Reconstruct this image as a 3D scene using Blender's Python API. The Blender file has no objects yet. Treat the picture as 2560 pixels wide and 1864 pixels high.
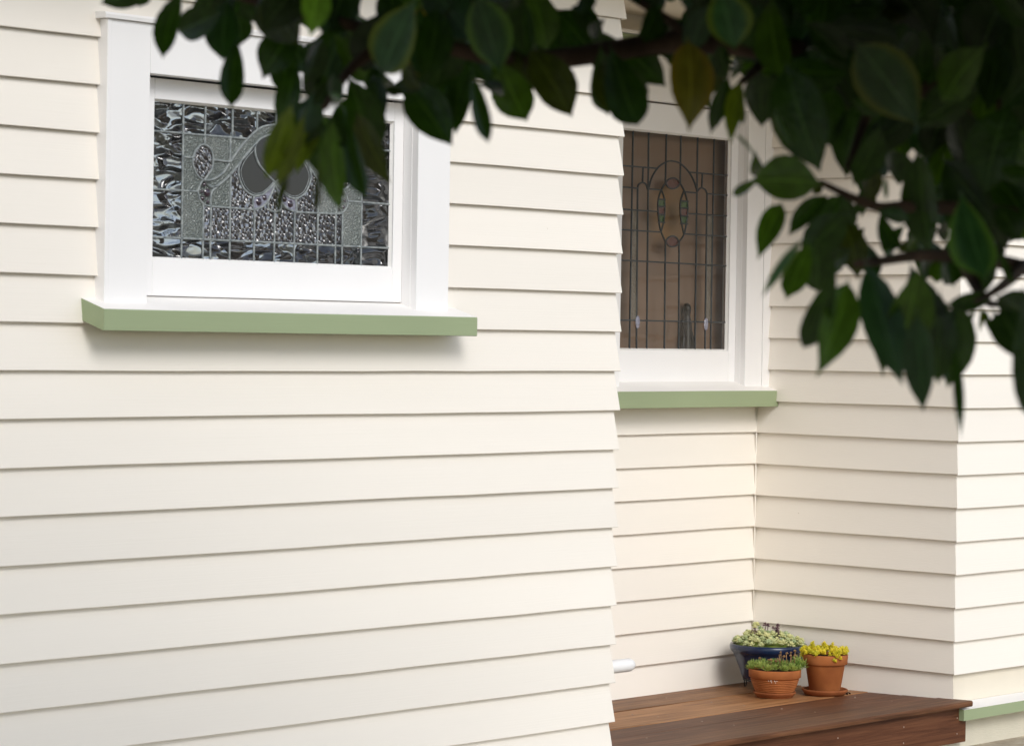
import bpy, bmesh, math, random
from mathutils import Vector, Matrix
from mathutils.geometry import delaunay_2d_cdt
random.seed(11)
S = bpy.context.scene
COL = S.collection
H = 1.83            # height of the lens above the ground; all lengths below are measured from the lens, the last lines lift the scene

# ------------------------------------------------------------------ camera, sky, sun, exposure
cam_d = bpy.data.cameras.new('camera')
cam = bpy.data.objects.new('camera', cam_d)
COL.objects.link(cam)
S.camera = cam
cam_d.sensor_width = 36.0
cam_d.sensor_fit = 'HORIZONTAL'
cam_d.lens = 36.0 * 6984.76 / 2560.0
cam_d.clip_start = 0.05
cam_d.clip_end = 500
YAW, PITCH, ROLL = 0.8402, -0.0140, 0.0161
fw = Vector((math.sin(YAW) * math.cos(PITCH), math.cos(YAW) * math.cos(PITCH), math.sin(PITCH)))
rt = Vector((math.cos(YAW), -math.sin(YAW), 0.0))
up = rt.cross(fw)
cr = math.cos(ROLL) * rt + math.sin(ROLL) * up
cu = -math.sin(ROLL) * rt + math.cos(ROLL) * up
cam.matrix_world = Matrix(((cr.x, cu.x, -fw.x, 0), (cr.y, cu.y, -fw.y, 0), (cr.z, cu.z, -fw.z, 0), (0, 0, 0, 1)))
cam_d.dof.use_dof = True
cam_d.dof.focus_distance = 11.6
cam_d.dof.aperture_fstop = 7.5

W = bpy.data.worlds.new('World')
S.world = W
W.use_nodes = True
wn = W.node_tree.nodes
wl = W.node_tree.links
bg = wn['Background']
sky = wn.new('ShaderNodeTexSky')
sky.sky_type = 'NISHITA'
sky.sun_disc = False
SUN_EL, SUN_AZ = math.radians(36), math.radians(204)   # azimuth clockwise from +Y: in front of the house, a little to the left
sky.sun_elevation = SUN_EL
sky.sun_rotation = SUN_AZ
sky.air_density = 1.0
sky.dust_density = 1.2
hsv = wn.new('ShaderNodeHueSaturation')
hsv.inputs['Saturation'].default_value = 0.6
wl.new(sky.outputs[0], hsv.inputs['Color'])
wl.new(hsv.outputs[0], bg.inputs['Color'])
bg.inputs['Strength'].default_value = 0.15
sun_d = bpy.data.lights.new('sun', 'SUN')
sun_d.energy = 1.2
sun_d.angle = math.radians(24)
sun_d.color = (1.0, 0.985, 0.97)
sun = bpy.data.objects.new('sun', sun_d)
COL.objects.link(sun)
sd = Vector((math.sin(SUN_AZ) * math.cos(SUN_EL), math.cos(SUN_AZ) * math.cos(SUN_EL), math.sin(SUN_EL)))
sun.rotation_euler = (-sd).to_track_quat('-Z', 'Y').to_euler()
sun.location = (0, -5, 8)
S.view_settings.view_transform = 'Standard'
S.view_settings.look = 'None'
S.view_settings.exposure = 0.42
S.view_settings.gamma = 1.0
S.view_settings.use_curve_mapping = False
S.cycles.max_bounces = 10
S.cycles.diffuse_bounces = 6
S.cycles.transparent_max_bounces = 12
S.cycles.use_denoising = True
S.cycles.caustics_reflective = False
S.cycles.caustics_refractive = False

# ------------------------------------------------------------------ helpers
ORG = {}

class MB:
    """collects vertices and faces for ONE mesh object"""
    def __init__(s):
        s.v, s.f, s.mi, s.sm = [], [], [], []
    def add(s, vs, fs, mi=0, sm=False):
        o = len(s.v)
        s.v += [tuple(a) for a in vs]
        for f in fs:
            s.f.append([o + i for i in f]); s.mi.append(mi); s.sm.append(sm)
    def box(s, x0, x1, y0, y1, z0, z1, b=0.0, mi=0):
        if b <= 0:
            vs = [(x, y, z) for x in (x0, x1) for y in (y0, y1) for z in (z0, z1)]
            s.add(vs, [(0, 1, 3, 2), (4, 6, 7, 5), (0, 4, 5, 1), (2, 3, 7, 6), (0, 2, 6, 4), (1, 5, 7, 3)], mi)
            return
        bm = bmesh.new()
        bmesh.ops.create_cube(bm, size=1.0)
        for v in bm.verts:
            v.co = Vector(((x0 + x1) / 2 + v.co.x * (x1 - x0), (y0 + y1) / 2 + v.co.y * (y1 - y0), (z0 + z1) / 2 + v.co.z * (z1 - z0)))
        bmesh.ops.bevel(bm, geom=list(bm.edges), offset=b, segments=2, affect='EDGES', profile=0.6)
        bm.verts.index_update()
        s.add([v.co[:] for v in bm.verts], [[v.index for v in f.verts] for f in bm.faces], mi)
        bm.free()
    def prism_x(s, x0, x1, yz, mi=0, mis=None, n=1, jit=0.0):
        """polygon in (y, z) swept along x"""
        m = len(yz)
        xs = [x0 + (x1 - x0) * i / n for i in range(n + 1)]
        vs = []
        for i, x in enumerate(xs):
            dz = random.uniform(-jit, jit)
            vs += [(x, y, z + dz) for y, z in yz]
        fs, ms = [], []
        for i in range(n):
            for k in range(m):
                a, b2 = i * m + k, i * m + (k + 1) % m
                fs.append((a, b2, b2 + m, a + m)); ms.append(mis[k] if mis else mi)
        o = len(s.v)
        s.v += vs
        for f, q in zip(fs, ms):
            s.f.append([o + i for i in f]); s.mi.append(q); s.sm.append(False)
        s.f.append([o + i for i in range(m)][::-1]); s.mi.append(mi); s.sm.append(False)
        s.f.append([o + n * m + i for i in range(m)]); s.mi.append(mi); s.sm.append(False)
    def lathe(s, cx, cy, prof, n=40, mi=0, sm=True, cap0=True, cap1=False):
        vs = []
        for r, z in prof:
            for k in range(n):
                a = 2 * math.pi * k / n
                vs.append((cx + r * math.cos(a), cy + r * math.sin(a), z))
        fs = []
        for i in range(len(prof) - 1):
            for k in range(n):
                a, b2 = i * n + k, i * n + (k + 1) % n
                fs.append((a, b2, b2 + n, a + n))
        if cap0: fs.append(list(range(n))[::-1])
        if cap1: fs.append([(len(prof) - 1) * n + k for k in range(n)])
        s.add(vs, fs, mi, sm)
    def tube(s, pts, rad, n=8, mi=0, sm=True):
        pts = [Vector(q) for q in pts]
        if not isinstance(rad, (list, tuple)): rad = [rad] * len(pts)
        rings = []
        ref = Vector((0.13, 0.27, 0.95))
        for i, q in enumerate(pts):
            t = (pts[min(i + 1, len(pts) - 1)] - pts[max(i - 1, 0)]).normalized()
            a = t.cross(ref)
            if a.length < 1e-3: a = t.cross(Vector((1, 0, 0)))
            a.normalize(); b2 = t.cross(a)
            rings.append([q + rad[i] * (math.cos(2 * math.pi * k / n) * a + math.sin(2 * math.pi * k / n) * b2) for k in range(n)])
        vs = [v for r in rings for v in r]
        fs = []
        for i in range(len(pts) - 1):
            for k in range(n):
                a, b2 = i * n + k, i * n + (k + 1) % n
                fs.append((a, b2, b2 + n, a + n))
        fs.append(list(range(n))[::-1]); fs.append([(len(pts) - 1) * n + k for k in range(n)])
        s.add(vs, fs, mi, sm)

def root(name, loc, label=None, cat=None, group=None, kind=None):
    o = bpy.data.objects.new(name, None)
    o.empty_display_size = 0.1
    COL.objects.link(o)
    o.location = loc
    ORG[o] = Vector(loc)
    if label: o['label'] = label
    if cat: o['category'] = cat
    if group: o['group'] = group
    if kind: o['kind'] = kind
    return o

def mesh_of(name, mb, mats, org=Vector((0, 0, 0)), fixn=True):
    me = bpy.data.meshes.new(name)
    me.from_pydata([tuple(Vector(v) - org) for v in mb.v], [], mb.f)
    for m in (mats if isinstance(mats, (list, tuple)) else [mats]): me.materials.append(m)
    for pl, q, sm in zip(me.polygons, mb.mi, mb.sm):
        pl.material_index = q; pl.use_smooth = sm
    if fixn:
        bm = bmesh.new(); bm.from_mesh(me)
        bmesh.ops.recalc_face_normals(bm, faces=bm.faces)
        bm.to_mesh(me); bm.free()
    me.update()
    return me

def part(name, mb, mats, parent=None, kind=None, label=None, fixn=True):
    org = ORG[parent] if parent else Vector((0, 0, 0))
    o = bpy.data.objects.new(name, mesh_of(name, mb, mats, org, fixn))
    COL.objects.link(o)
    if parent: o.parent = parent
    ORG[o] = org
    if kind: o['kind'] = kind
    if label: o['label'] = label
    return o

def inst(name, me, mat, parent, kind=None):
    o = bpy.data.objects.new(name, me)
    COL.objects.link(o)
    if parent:
        o.parent = parent
        mat = Matrix.Translation(-ORG[parent]) @ mat
    o.matrix_local = mat
    if kind: o['kind'] = kind
    return o

# ------------------------------------------------------------------ materials
def mat(name, rough=0.5, spec=0.5, col=(0.5, 0.5, 0.5)):
    m = bpy.data.materials.new(name)
    m.use_nodes = True
    n, l = m.node_tree.nodes, m.node_tree.links
    b = n['Principled BSDF']
    b.inputs['Base Color'].default_value = (*col, 1)
    b.inputs['Roughness'].default_value = rough
    b.inputs['Specular IOR Level'].default_value = spec
    return m, n, l, b

def noise(n, l, scale, detail=3, vec=None, dist=0.0, rough=0.5):
    t = n.new('ShaderNodeTexNoise')
    t.inputs['Scale'].default_value = scale
    t.inputs['Detail'].default_value = detail
    t.inputs['Distortion'].default_value = dist
    t.inputs['Roughness'].default_value = rough
    if vec is not None: l.new(vec, t.inputs['Vector'])
    return t

def coords(n, l, scale=(1, 1, 1), kind='Object'):
    c = n.new('ShaderNodeTexCoord')
    mp = n.new('ShaderNodeMapping')
    mp.inputs['Scale'].default_value = scale
    l.new(c.outputs[kind], mp.inputs['Vector'])
    return mp.outputs['Vector']

def ramp(n, l, fac, stops):
    r = n.new('ShaderNodeValToRGB')
    e = r.color_ramp.elements
    while len(e) < len(stops): e.new(0.5)
    for q, (p, c) in zip(e, stops):
        q.position = p; q.color = (*c, 1) if len(c) == 3 else c
    l.new(fac, r.inputs['Fac'])
    return r.outputs['Color']

def bump(n, l, b, h, strength=0.2, dist=0.002, inp='Normal'):
    k = n.new('ShaderNodeBump')
    k.inputs['Strength'].default_value = strength
    k.inputs['Distance'].default_value = dist
    l.new(h, k.inputs['Height'])
    l.new(k.outputs['Normal'], b.inputs[inp])
    return k

def paint(name, col, var=0.04, rough=0.42, grain=(1, 1, 1), bs=0.12):
    m, n, l, b = mat(name, rough, 0.35)
    v = coords(n, l, grain)
    t = noise(n, l, 3.0, 4, v)
    lo = tuple(c * (1 - var) for c in col); hi = tuple(min(1, c * (1 + var)) for c in col)
    c1 = ramp(n, l, t.outputs['Fac'], [(0.3, lo), (0.7, hi)])
    # sparse grime specks and scuffs
    t2 = noise(n, l, 38, 2, coords(n, l, (1, 1, 1)))
    sp = ramp(n, l, t2.outputs['Fac'], [(0.80, (0, 0, 0)), (0.84, (1, 1, 1))])
    mx = n.new('ShaderNodeMix'); mx.data_type = 'RGBA'
    l.new(sp, mx.inputs['Factor']); l.new(c1, mx.inputs[6])
    mx.inputs[7].default_value = (col[0] * .62, col[1] * .58, col[2] * .52, 1)
    oi = n.new('ShaderNodeObjectInfo')
    vr = n.new('ShaderNodeMath'); vr.operation = 'MULTIPLY_ADD'
    l.new(oi.outputs['Random'], vr.inputs[0]); vr.inputs[1].default_value = 0.05; vr.inputs[2].default_value = 0.965
    hv = n.new('ShaderNodeHueSaturation')
    l.new(mx.outputs[2], hv.inputs['Color']); l.new(vr.outputs[0], hv.inputs['Value'])
    l.new(hv.outputs[0], b.inputs['Base Color'])
    t3 = noise(n, l, 26, 5, coords(n, l, (grain[0] * 0.6 if grain[0] < 1 else 1, 1, 8)))
    bump(n, l, b, t3.outputs['Fac'], bs * 1.8, 0.002)
    return m

M = {}
M['cream'] = paint('cream_paint', (0.84, 0.793, 0.715), 0.02, 0.45, (0.15, 0.15, 1))
M['white'] = paint('white_paint', (0.84, 0.83, 0.82), 0.015, 0.38, (1, 1, 0.3), 0.06)
M['green'] = paint('sage_green_paint', (0.30, 0.36, 0.21), 0.05, 0.4, (0.4, 1, 1))
M['white_top'] = paint('sill_white_paint', (0.82, 0.80, 0.77), 0.05, 0.5, (0.4, 1, 1))
M['plaster'] = paint('foundation_plaster', (0.60, 0.56, 0.45), 0.10, 0.8, (1, 1, 1), 0.5)
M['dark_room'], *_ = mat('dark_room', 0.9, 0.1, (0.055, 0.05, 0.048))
M['blind'] = paint('brown_blind_fabric', (0.40, 0.265, 0.18), 0.05, 0.85, (2, 1, .3), 0.1)
M['roof'], *_ = mat('roof_metal', 0.6, 0.3, (0.12, 0.12, 0.13))
M['lining'] = paint('soffit_lining', (0.74, 0.68, 0.56), 0.03, 0.6)

def wood(name, stops, rough=0.5, axis=(0.8, 20, 20), bs=0.45):
    m, n, l, b = mat(name, rough, 0.16)
    oi = n.new('ShaderNodeObjectInfo')
    c = n.new('ShaderNodeTexCoord')
    ad = n.new('ShaderNodeVectorMath'); ad.operation = 'MULTIPLY_ADD'
    l.new(oi.outputs['Random'], ad.inputs[0]); ad.inputs[1].default_value = (17, 23, 9)
    l.new(c.outputs['Object'], ad.inputs[2])
    mp = n.new('ShaderNodeMapping'); mp.inputs['Scale'].default_value = axis
    l.new(ad.outputs[0], mp.inputs['Vector'])
    t = noise(n, l, 3.2, 6, mp.outputs['Vector'], 0.6, 0.62)
    big = noise(n, l, 2.2, 3, ad.outputs[0])
    mx = n.new('ShaderNodeMath'); mx.operation = 'MULTIPLY_ADD'
    l.new(t.outputs['Fac'], mx.inputs[0]); mx.inputs[1].default_value = 0.75
    sc = n.new('ShaderNodeMath'); sc.operation = 'MULTIPLY'; sc.inputs[1].default_value = 0.28
    l.new(big.outputs['Fac'], sc.inputs[0]); l.new(sc.outputs[0], mx.inputs[2])
    l.new(ramp(n, l, mx.outputs[0], stops), b.inputs['Base Color'])
    bump(n, l, b, t.outputs['Fac'], bs, 0.003)
    return m
M['deck_tan'] = wood('weathered_tan_timber', [(0.32, (0.06, 0.025, 0.011)), (0.5, (0.20, 0.095, 0.043)), (0.68, (0.33, 0.175, 0.085))])
M['deck_light'] = wood('bleached_tan_timber', [(0.32, (0.11, 0.044, 0.016)), (0.5, (0.31, 0.145, 0.058)), (0.68, (0.46, 0.24, 0.11))])
M['raw'], *_ = mat('raw_board_back', 0.9, 0.1, (0.06, 0.045, 0.035))
M['deck_brown'] = wood('weathered_brown_timber', [(0.32, (0.034, 0.012, 0.006)), (0.5, (0.105, 0.040, 0.018)), (0.70, (0.21, 0.092, 0.044))])
M['deck_red'] = wood('oiled_red_timber', [(0.30, (0.05, 0.021, 0.01)), (0.5, (0.13, 0.056, 0.026)), (0.72, (0.24, 0.115, 0.055))])
M['riser'] = wood('dark_red_riser_timber', [(0.28, (0.04, 0.014, 0.007)), (0.5, (0.105, 0.040, 0.019)), (0.75, (0.175, 0.075, 0.036))])

def terracotta(name, a, bcol, cc):
    m, n, l, b = mat(name, 0.8, 0.2)
    v = coords(n, l)
    t = noise(n, l, 9, 5, v)
    l.new(ramp(n, l, t.outputs['Fac'], [(0.3, a), (0.55, bcol), (0.75, cc)]), b.inputs['Base Color'])
    t2 = noise(n, l, 240, 2, v)
    bump(n, l, b, t2.outputs['Fac'], 0.25, 0.001)
    return m
M['terra'] = terracotta('terracotta', (0.27, 0.085, 0.026), (0.37, 0.125, 0.038), (0.44, 0.17, 0.062))
M['terra_dark'] = terracotta('damp_terracotta', (0.20, 0.062, 0.021), (0.28, 0.09, 0.03), (0.33, 0.12, 0.045))
M['glaze'], n_, l_, b_ = mat('blue_glaze', 0.2, 0.5, (0.007, 0.014, 0.04))
t_ = noise(n_, l_, 6, 4, coords(n_, l_, (1, 1, .5)))
l_.new(ramp(n_, l_, t_.outputs['Fac'], [(0.3, (0.006, 0.013, 0.040)), (0.75, (0.016, 0.033, 0.085))]), b_.inputs['Base Color'])
M['black_metal'], *_ = mat('black_wire', 0.5, 0.5, (0.01, 0.01, 0.012))
M['soil'], *_ = mat('potting_soil', 0.95, 0.1, (0.03, 0.02, 0.013))
M['steel'], *_ = mat('nail_steel', 0.4, 0.5, (0.33, 0.25, 0.2))
M['scuff'], *_ = mat('chalk_white_scuff', 0.9, 0.1, (0.6, 0.52, 0.45))
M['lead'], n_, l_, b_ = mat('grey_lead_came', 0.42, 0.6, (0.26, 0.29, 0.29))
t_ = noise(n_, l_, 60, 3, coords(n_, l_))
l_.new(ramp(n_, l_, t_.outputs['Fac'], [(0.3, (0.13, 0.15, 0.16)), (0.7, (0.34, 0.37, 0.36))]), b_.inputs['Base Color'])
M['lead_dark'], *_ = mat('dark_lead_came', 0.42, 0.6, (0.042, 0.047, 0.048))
M['putty'] = paint('putty', (0.84, 0.83, 0.80), 0.03, 0.6)
M['ornament'], *_ = mat('dark_glazed_ornament', 0.2, 0.6, (0.02, 0.02, 0.018))

def glass(name, tint, body, bodymix, rough, relief=None, spec=1.0, ior=1.8, bend=None):
    """thin leadlight pane: see-through tint, a milky body and the sky's reflection on its relief"""
    m = bpy.data.materials.new(name); m.use_nodes = True
    n, l = m.node_tree.nodes, m.node_tree.links
    n.remove(n['Principled BSDF'])
    out = n['Material Output']
    tr = n.new('ShaderNodeBsdfRefraction' if bend else 'ShaderNodeBsdfTransparent'); tr.inputs['Color'].default_value = (*tint, 1)
    if bend:
        tr.inputs['IOR'].default_value = bend; tr.inputs['Roughness'].default_value = 0.03
    di = n.new('ShaderNodeBsdfDiffuse'); di.inputs['Color'].default_value = (*body, 1)
    gl = n.new('ShaderNodeBsdfGlossy'); gl.inputs['Roughness'].default_value = rough
    gl.inputs['Color'].default_value = (spec, spec, spec, 1)
    fr = n.new('ShaderNodeFresnel'); fr.inputs['IOR'].default_value = ior
    m1 = n.new('ShaderNodeMixShader'); m1.inputs[0].default_value = bodymix
    l.new(tr.outputs[0], m1.inputs[1]); l.new(di.outputs[0], m1.inputs[2])
    m2 = n.new('ShaderNodeMixShader')
    l.new(fr.outputs[0], m2.inputs[0]); l.new(m1.outputs[0], m2.inputs[1]); l.new(gl.outputs[0], m2.inputs[2])
    l.new(m2.outputs[0], out.inputs['Surface'])
    if relief:
        k = n.new('ShaderNodeBump')
        kind, sc, st, ds = relief
        oi = n.new('ShaderNodeObjectInfo')
        c = n.new('ShaderNodeTexCoord')
        ad = n.new('ShaderNodeVectorMath'); ad.operation = 'MULTIPLY_ADD'
        l.new(oi.outputs['Random'], ad.inputs[0]); ad.inputs[1].default_value = (7, 3, 5)
        l.new(c.outputs['Object'], ad.inputs[2])
        if kind == 'wave':
            mp = n.new('ShaderNodeMapping'); mp.inputs['Scale'].default_value = (0.62, 1, 1.5)
            l.new(ad.outputs[0], mp.inputs['Vector'])
            t = noise(n, l, sc, 0.6, mp.outputs['Vector'], 0.8)
            h = t.outputs['Fac']
        else:
            t = n.new('ShaderNodeTexVoronoi'); t.feature = 'SMOOTH_F1'
            t.inputs['Scale'].default_value = sc; t.inputs['Smoothness'].default_value = 0.35
            l.new(ad.outputs[0], t.inputs['Vector'])
            h = t.outputs['Distance']
        k.inputs['Strength'].default_value = st; k.inputs['Distance'].default_value = ds
        l.new(h, k.inputs['Height'])
        for q in (gl, fr, di) + ((tr,) if bend else ()): l.new(k.outputs['Normal'], q.inputs['Normal'])
    return m
M['g_wave'] = glass('rolled_wave_glass', (0.44, 0.45, 0.47), (0.03, 0.03, 0.035), 0.22, 0.10, ('wave', 15, 1.0, 0.085), 1.0, 1.8, 1.3)
M['g_pebble'] = glass('pebbled_glass', (0.5, 0.55, 0.52), (0.33, 0.38, 0.35), 0.55, 0.18, ('cell', 170, 1.0, 0.011))
M['g_hammer'] = glass('hammered_glass', (0.45, 0.43, 0.46), (0.06, 0.056, 0.06), 0.35, 0.16, ('cell', 58, 1.0, 0.016), 1.0, 1.8, 1.3)
M['g_clear'] = glass('clear_glass', (0.5, 0.49, 0.5), (0.04, 0.038, 0.04), 0.45, 0.05, None, 1.0, 1.5)
M['g_plain'] = glass('plain_clear_glass', (0.86, 0.85, 0.83), (0.2, 0.2, 0.2), 0.02, 0.03, ('wave', 7, 0.12, 0.01), 1.0, 1.6)
M['g_amber'] = glass('bevelled_amber_tinged_glass', (0.97, 0.86, 0.62), (0.2, 0.17, 0.1), 0.06, 0.03, None, 1.0, 1.6)
M['g_green'] = glass('green_glass', (0.2, 0.4, 0.1), (0.03, 0.08, 0.016), 0.75, 0.06, ('cell', 120, .5, 0.006))
M['g_red'] = glass('red_glass', (0.4, 0.14, 0.09), (0.075, 0.02, 0.014), 0.75, 0.06, ('cell', 120, .5, 0.006))
M['g_purple'] = glass('purple_glass', (0.12, 0.05, 0.1), (0.03, 0.014, 0.028), 0.8, 0.05, None)
M['g_lilac'] = glass('pale_lilac_glass', (0.5, 0.5, 0.6), (0.3, 0.3, 0.38), 0.7, 0.1, ('cell', 120, .6, 0.006))
M['g_strip'] = glass('fine_textured_glass', (0.62, 0.62, 0.55), (0.25, 0.24, 0.19), 0.4, 0.2, ('cell', 260, 1.0, 0.004))

def leafmat(name, col, edge=None, edgew=0.8, rough=0.24, back=None):
    m, n, l, b = mat(name, rough, 0.32, col)
    at = n.new('ShaderNodeAttribute'); at.attribute_name = 'across'
    v = coords(n, l)
    t = noise(n, l, 4, 4, v)
    base = ramp(n, l, t.outputs['Fac'], [(0.3, tuple(c * .72 for c in col)), (0.7, tuple(c * 1.3 for c in col))])
    rib = ramp(n, l, at.outputs['Fac'], [(0.0, tuple(min(1, c * 2.2 + .01) for c in col)), (0.07, col), (1.0, col)])
    msk = ramp(n, l, at.outputs['Fac'], [(0.03, (1, 1, 1)), (0.09, (0, 0, 0)), (1.0, (0, 0, 0))])
    mx = n.new('ShaderNodeMix'); mx.data_type = 'RGBA'
    l.new(msk, mx.inputs['Factor']); l.new(base, mx.inputs[6]); l.new(rib, mx.inputs[7])
    cur = mx.outputs[2]
    if edge:
        ms = ramp(n, l, at.outputs['Fac'], [(edgew - .25, (0, 0, 0)), (min(edgew + .12, 1), (1, 1, 1))])
        m2 = n.new('ShaderNodeMix'); m2.data_type = 'RGBA'
        l.new(ms, m2.inputs['Factor']); l.new(cur, m2.inputs[6]); m2.inputs[7].default_value = (*edge, 1)
        cur = m2.outputs[2]
    l.new(cur, b.inputs['Base Color'])
    tl = n.new('ShaderNodeBsdfTranslucent')
    g = n.new('ShaderNodeMix'); g.data_type = 'RGBA'; g.blend_type = 'MULTIPLY'; g.inputs['Factor'].default_value = 1
    l.new(cur, g.inputs[6]); g.inputs[7].default_value = (1.9, 2.2, 0.5, 1)
    l.new(g.outputs[2], tl.inputs['Color'])
    ms2 = n.new('ShaderNodeMixShader'); ms2.inputs[0].default_value = 0.34
    l.new(b.outputs[0], ms2.inputs[1]); l.new(tl.outputs[0], ms2.inputs[2])
    l.new(ms2.outputs[0], n['Material Output'].inputs['Surface'])
    t2 = noise(n, l, 14, 3, v)
    bump(n, l, b, t2.outputs['Fac'], 0.2, 0.2)
    return m
LM = {
    'd': leafmat('leaf_dark_green', (0.017, 0.041, 0.006)),
    's': leafmat('leaf_deep_green', (0.015, 0.04, 0.016), rough=0.3),
    'g': leafmat('leaf_mid_green', (0.04, 0.082, 0.010)),
    'l': leafmat('leaf_light_green', (0.11, 0.21, 0.035)),
    'b': leafmat('leaf_blue_green', (0.035, 0.085, 0.045), (0.12, 0.16, 0.02), 0.85, 0.28),
    'o': leafmat('leaf_olive', (0.030, 0.040, 0.007)),
    'br': leafmat('leaf_bronze', (0.085, 0.075, 0.012), (0.13, 0.09, 0.015), 0.8),
    'y': leafmat('leaf_yellow_green', (0.085, 0.115, 0.012)),
    'e': leafmat('leaf_pale_margin', (0.018, 0.05, 0.018), (0.07, 0.14, 0.025), 0.8),
    'e2': leafmat('leaf_yellow_margin', (0.018, 0.04, 0.015), (0.07, 0.08, 0.010), 0.88),
    'or': leafmat('leaf_orange_margin', (0.02, 0.05, 0.012), (0.30, 0.20, 0.02), 0.8),
    'n': leafmat('leaf_blackish_green', (0.012, 0.028, 0.018), rough=0.3),
    'k': leafmat('leaf_shade_green', (0.012, 0.026, 0.006)),  # darker copy of the leaf green, shade put into its colour
}
M['bark'], n_, l_, b_ = mat('dark_bark', 0.85, 0.2)
t_ = noise(n_, l_, 22, 5, coords(n_, l_, (1, 1, .25)))
l_.new(ramp(n_, l_, t_.outputs['Fac'], [(0.3, (0.022, 0.014, 0.009)), (0.7, (0.07, 0.046, 0.032))]), b_.inputs['Base Color'])
bump(n_, l_, b_, t_.outputs['Fac'], 0.6, 0.01)

def ground_mat(name, stops, sc):
    m, n, l, b = mat(name, 0.9, 0.15)
    v = coords(n, l)
    t = noise(n, l, sc, 8, v, 0, 0.65)
    l.new(ramp(n, l, t.outputs['Fac'], stops), b.inputs['Base Color'])
    t2 = noise(n, l, sc * 9, 4, v)
    bump(n, l, b, t2.outputs['Fac'], 0.6, 0.006)
    return m
M['concrete'] = ground_mat('worn_concrete', [(0.3, (0.25, 0.205, 0.15)), (0.55, (0.40, 0.34, 0.255)), (0.75, (0.50, 0.44, 0.345))], 9)
M['lawn'] = ground_mat('garden_ground', [(0.3, (0.07, 0.065, 0.03)), (0.6, (0.14, 0.12, 0.065)), (0.75, (0.22, 0.18, 0.11))], 3)
def succ(name, a, b2, rough=0.45):
    m, n, l, b = mat(name, rough, 0.35)
    oi = n.new('ShaderNodeObjectInfo')
    t = noise(n, l, 55, 3, coords(n, l))
    ad = n.new('ShaderNodeMath'); ad.operation = 'MULTIPLY_ADD'
    l.new(oi.outputs['Random'], ad.inputs[0]); ad.inputs[1].default_value = 0.5
    sc = n.new('ShaderNodeMath'); sc.operation = 'MULTIPLY'; sc.inputs[1].default_value = 0.55
    l.new(t.outputs['Fac'], sc.inputs[0]); l.new(sc.outputs[0], ad.inputs[2])
    l.new(ramp(n, l, ad.outputs[0], [(0.2, a), (0.8, b2)]), b.inputs['Base Color'])
    b.inputs['Subsurface Weight'].default_value = 0.0
    return m
M['rosette'] = succ('pale_rosette', (0.27, 0.36, 0.19), (0.60, 0.58, 0.27))
M['purple'] = succ('purple_stem', (0.085, 0.04, 0.055), (0.17, 0.085, 0.095))
M['gold'] = succ('golden_sprig', (0.42, 0.42, 0.02), (0.72, 0.55, 0.03))
M['spiky'] = succ('green_tuft', (0.09, 0.17, 0.025), (0.32, 0.37, 0.075))
M['seedhead'] = succ('brown_seed_head', (0.16, 0.085, 0.035), (0.33, 0.19, 0.08))
M['dry_leaf'], *_ = mat('dry_leaf', 0.8, 0.2, (0.02, 0.012, 0.01))

# ------------------------------------------------------------------ ground
def sheet(name, x0, x1, y0, y1, z, m, n=1):
    b = MB()
    b.add([(x0, y0, z), (x1, y0, z), (x1, y1, z), (x0, y1, z)], [(0, 1, 2, 3)])
    return part(name, b, m, None, 'structure')
sheet('ground', -150, 150, -150, 150, -H - 0.004, M['lawn'])
sheet('concrete_path', -6, 26, -2.5, 6.95, -H, M['concrete'])  # real path, widened and warm-toned to bounce light onto the walls

# ------------------------------------------------------------------ the house: weatherboard walls
BA, BB, BC, BD, BE = 6.8845, 8.0325, 10.7145, 6.9025, 8.2585   # back planes of the boards: front, porch, return, side front, hidden return
LIP, TOP = 0.0245, 0.0035
CEIL = 1.46
house = root('house', (4.0, 6.9, -H), 'cream weatherboard house with sage green sills and a recessed timber porch', 'house')

def fan(wall):
    """direction functions: (run s, outward d, z) -> point"""
    return {'front': lambda s, d, z: (s, BA - d, z), 'porch': lambda s, d, z: (s, BB - d, z),
            'return': lambda s, d, z: (BC - d, s, z), 'side': lambda s, d, z: (s, BD - d, z),
            'hidden': lambda s, d, z: (BE + d, s, z)}[wall]

def board(parent, wall, s0, s1, m0, m1, zb, ht=0.176, mats=None):
    P = fan(wall)
    ln = abs(s1 - s0)
    n = max(1, int(ln / 0.28))
    # lip, underside, then the open slot behind the lap of bare timber, coloured dark to deepen its shade
    prof = [(0.0, zb + 0.032), (0.0105, zb + 0.031), (0.0115, zb + 0.0006), (LIP - 0.0015, zb), (LIP, zb + 0.002), (TOP, zb + ht), (0.0, zb + ht)]
    raw = (0, 1, 5, 6)
    b = MB()
    vs = []
    dz = 0.0
    for i in range(n + 1):
        t = i / n
        dz = 0.6 * dz + random.uniform(-0.0013, 0.0013)
        dd = random.uniform(-0.0006, 0.0006)
        for k, (d, z) in enumerate(prof):
            d2 = d + (dd if k in (2, 3, 4) else 0)
            a, c = s0 + m0 * d2, s1 + m1 * d2
            vs.append(P(a + (c - a) * t, d2, z + (dz if k in (2, 3, 4) else 0)))
    m = len(prof)
    fs = []
    for i in range(n):
        for k in range(m):
            a, c = i * m + k, i * m + (k + 1) % m
            fs.append((a, c, c + m, a + m))
    fs.append(list(range(m))); fs.append([n * m + k for k in range(m)])
    b.add(vs, fs)
    b.mi = [(1 if (i < n * m and i % m in raw) else 0) for i in range(len(fs))]
    return part('weatherboard', b, [M['cream'], M['raw']], parent)

def wallbox(parent_name, boxes):
    b = MB()
    for q in boxes: b.box(*q)
    return part(parent_name, b, M['lining'], house)

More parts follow.
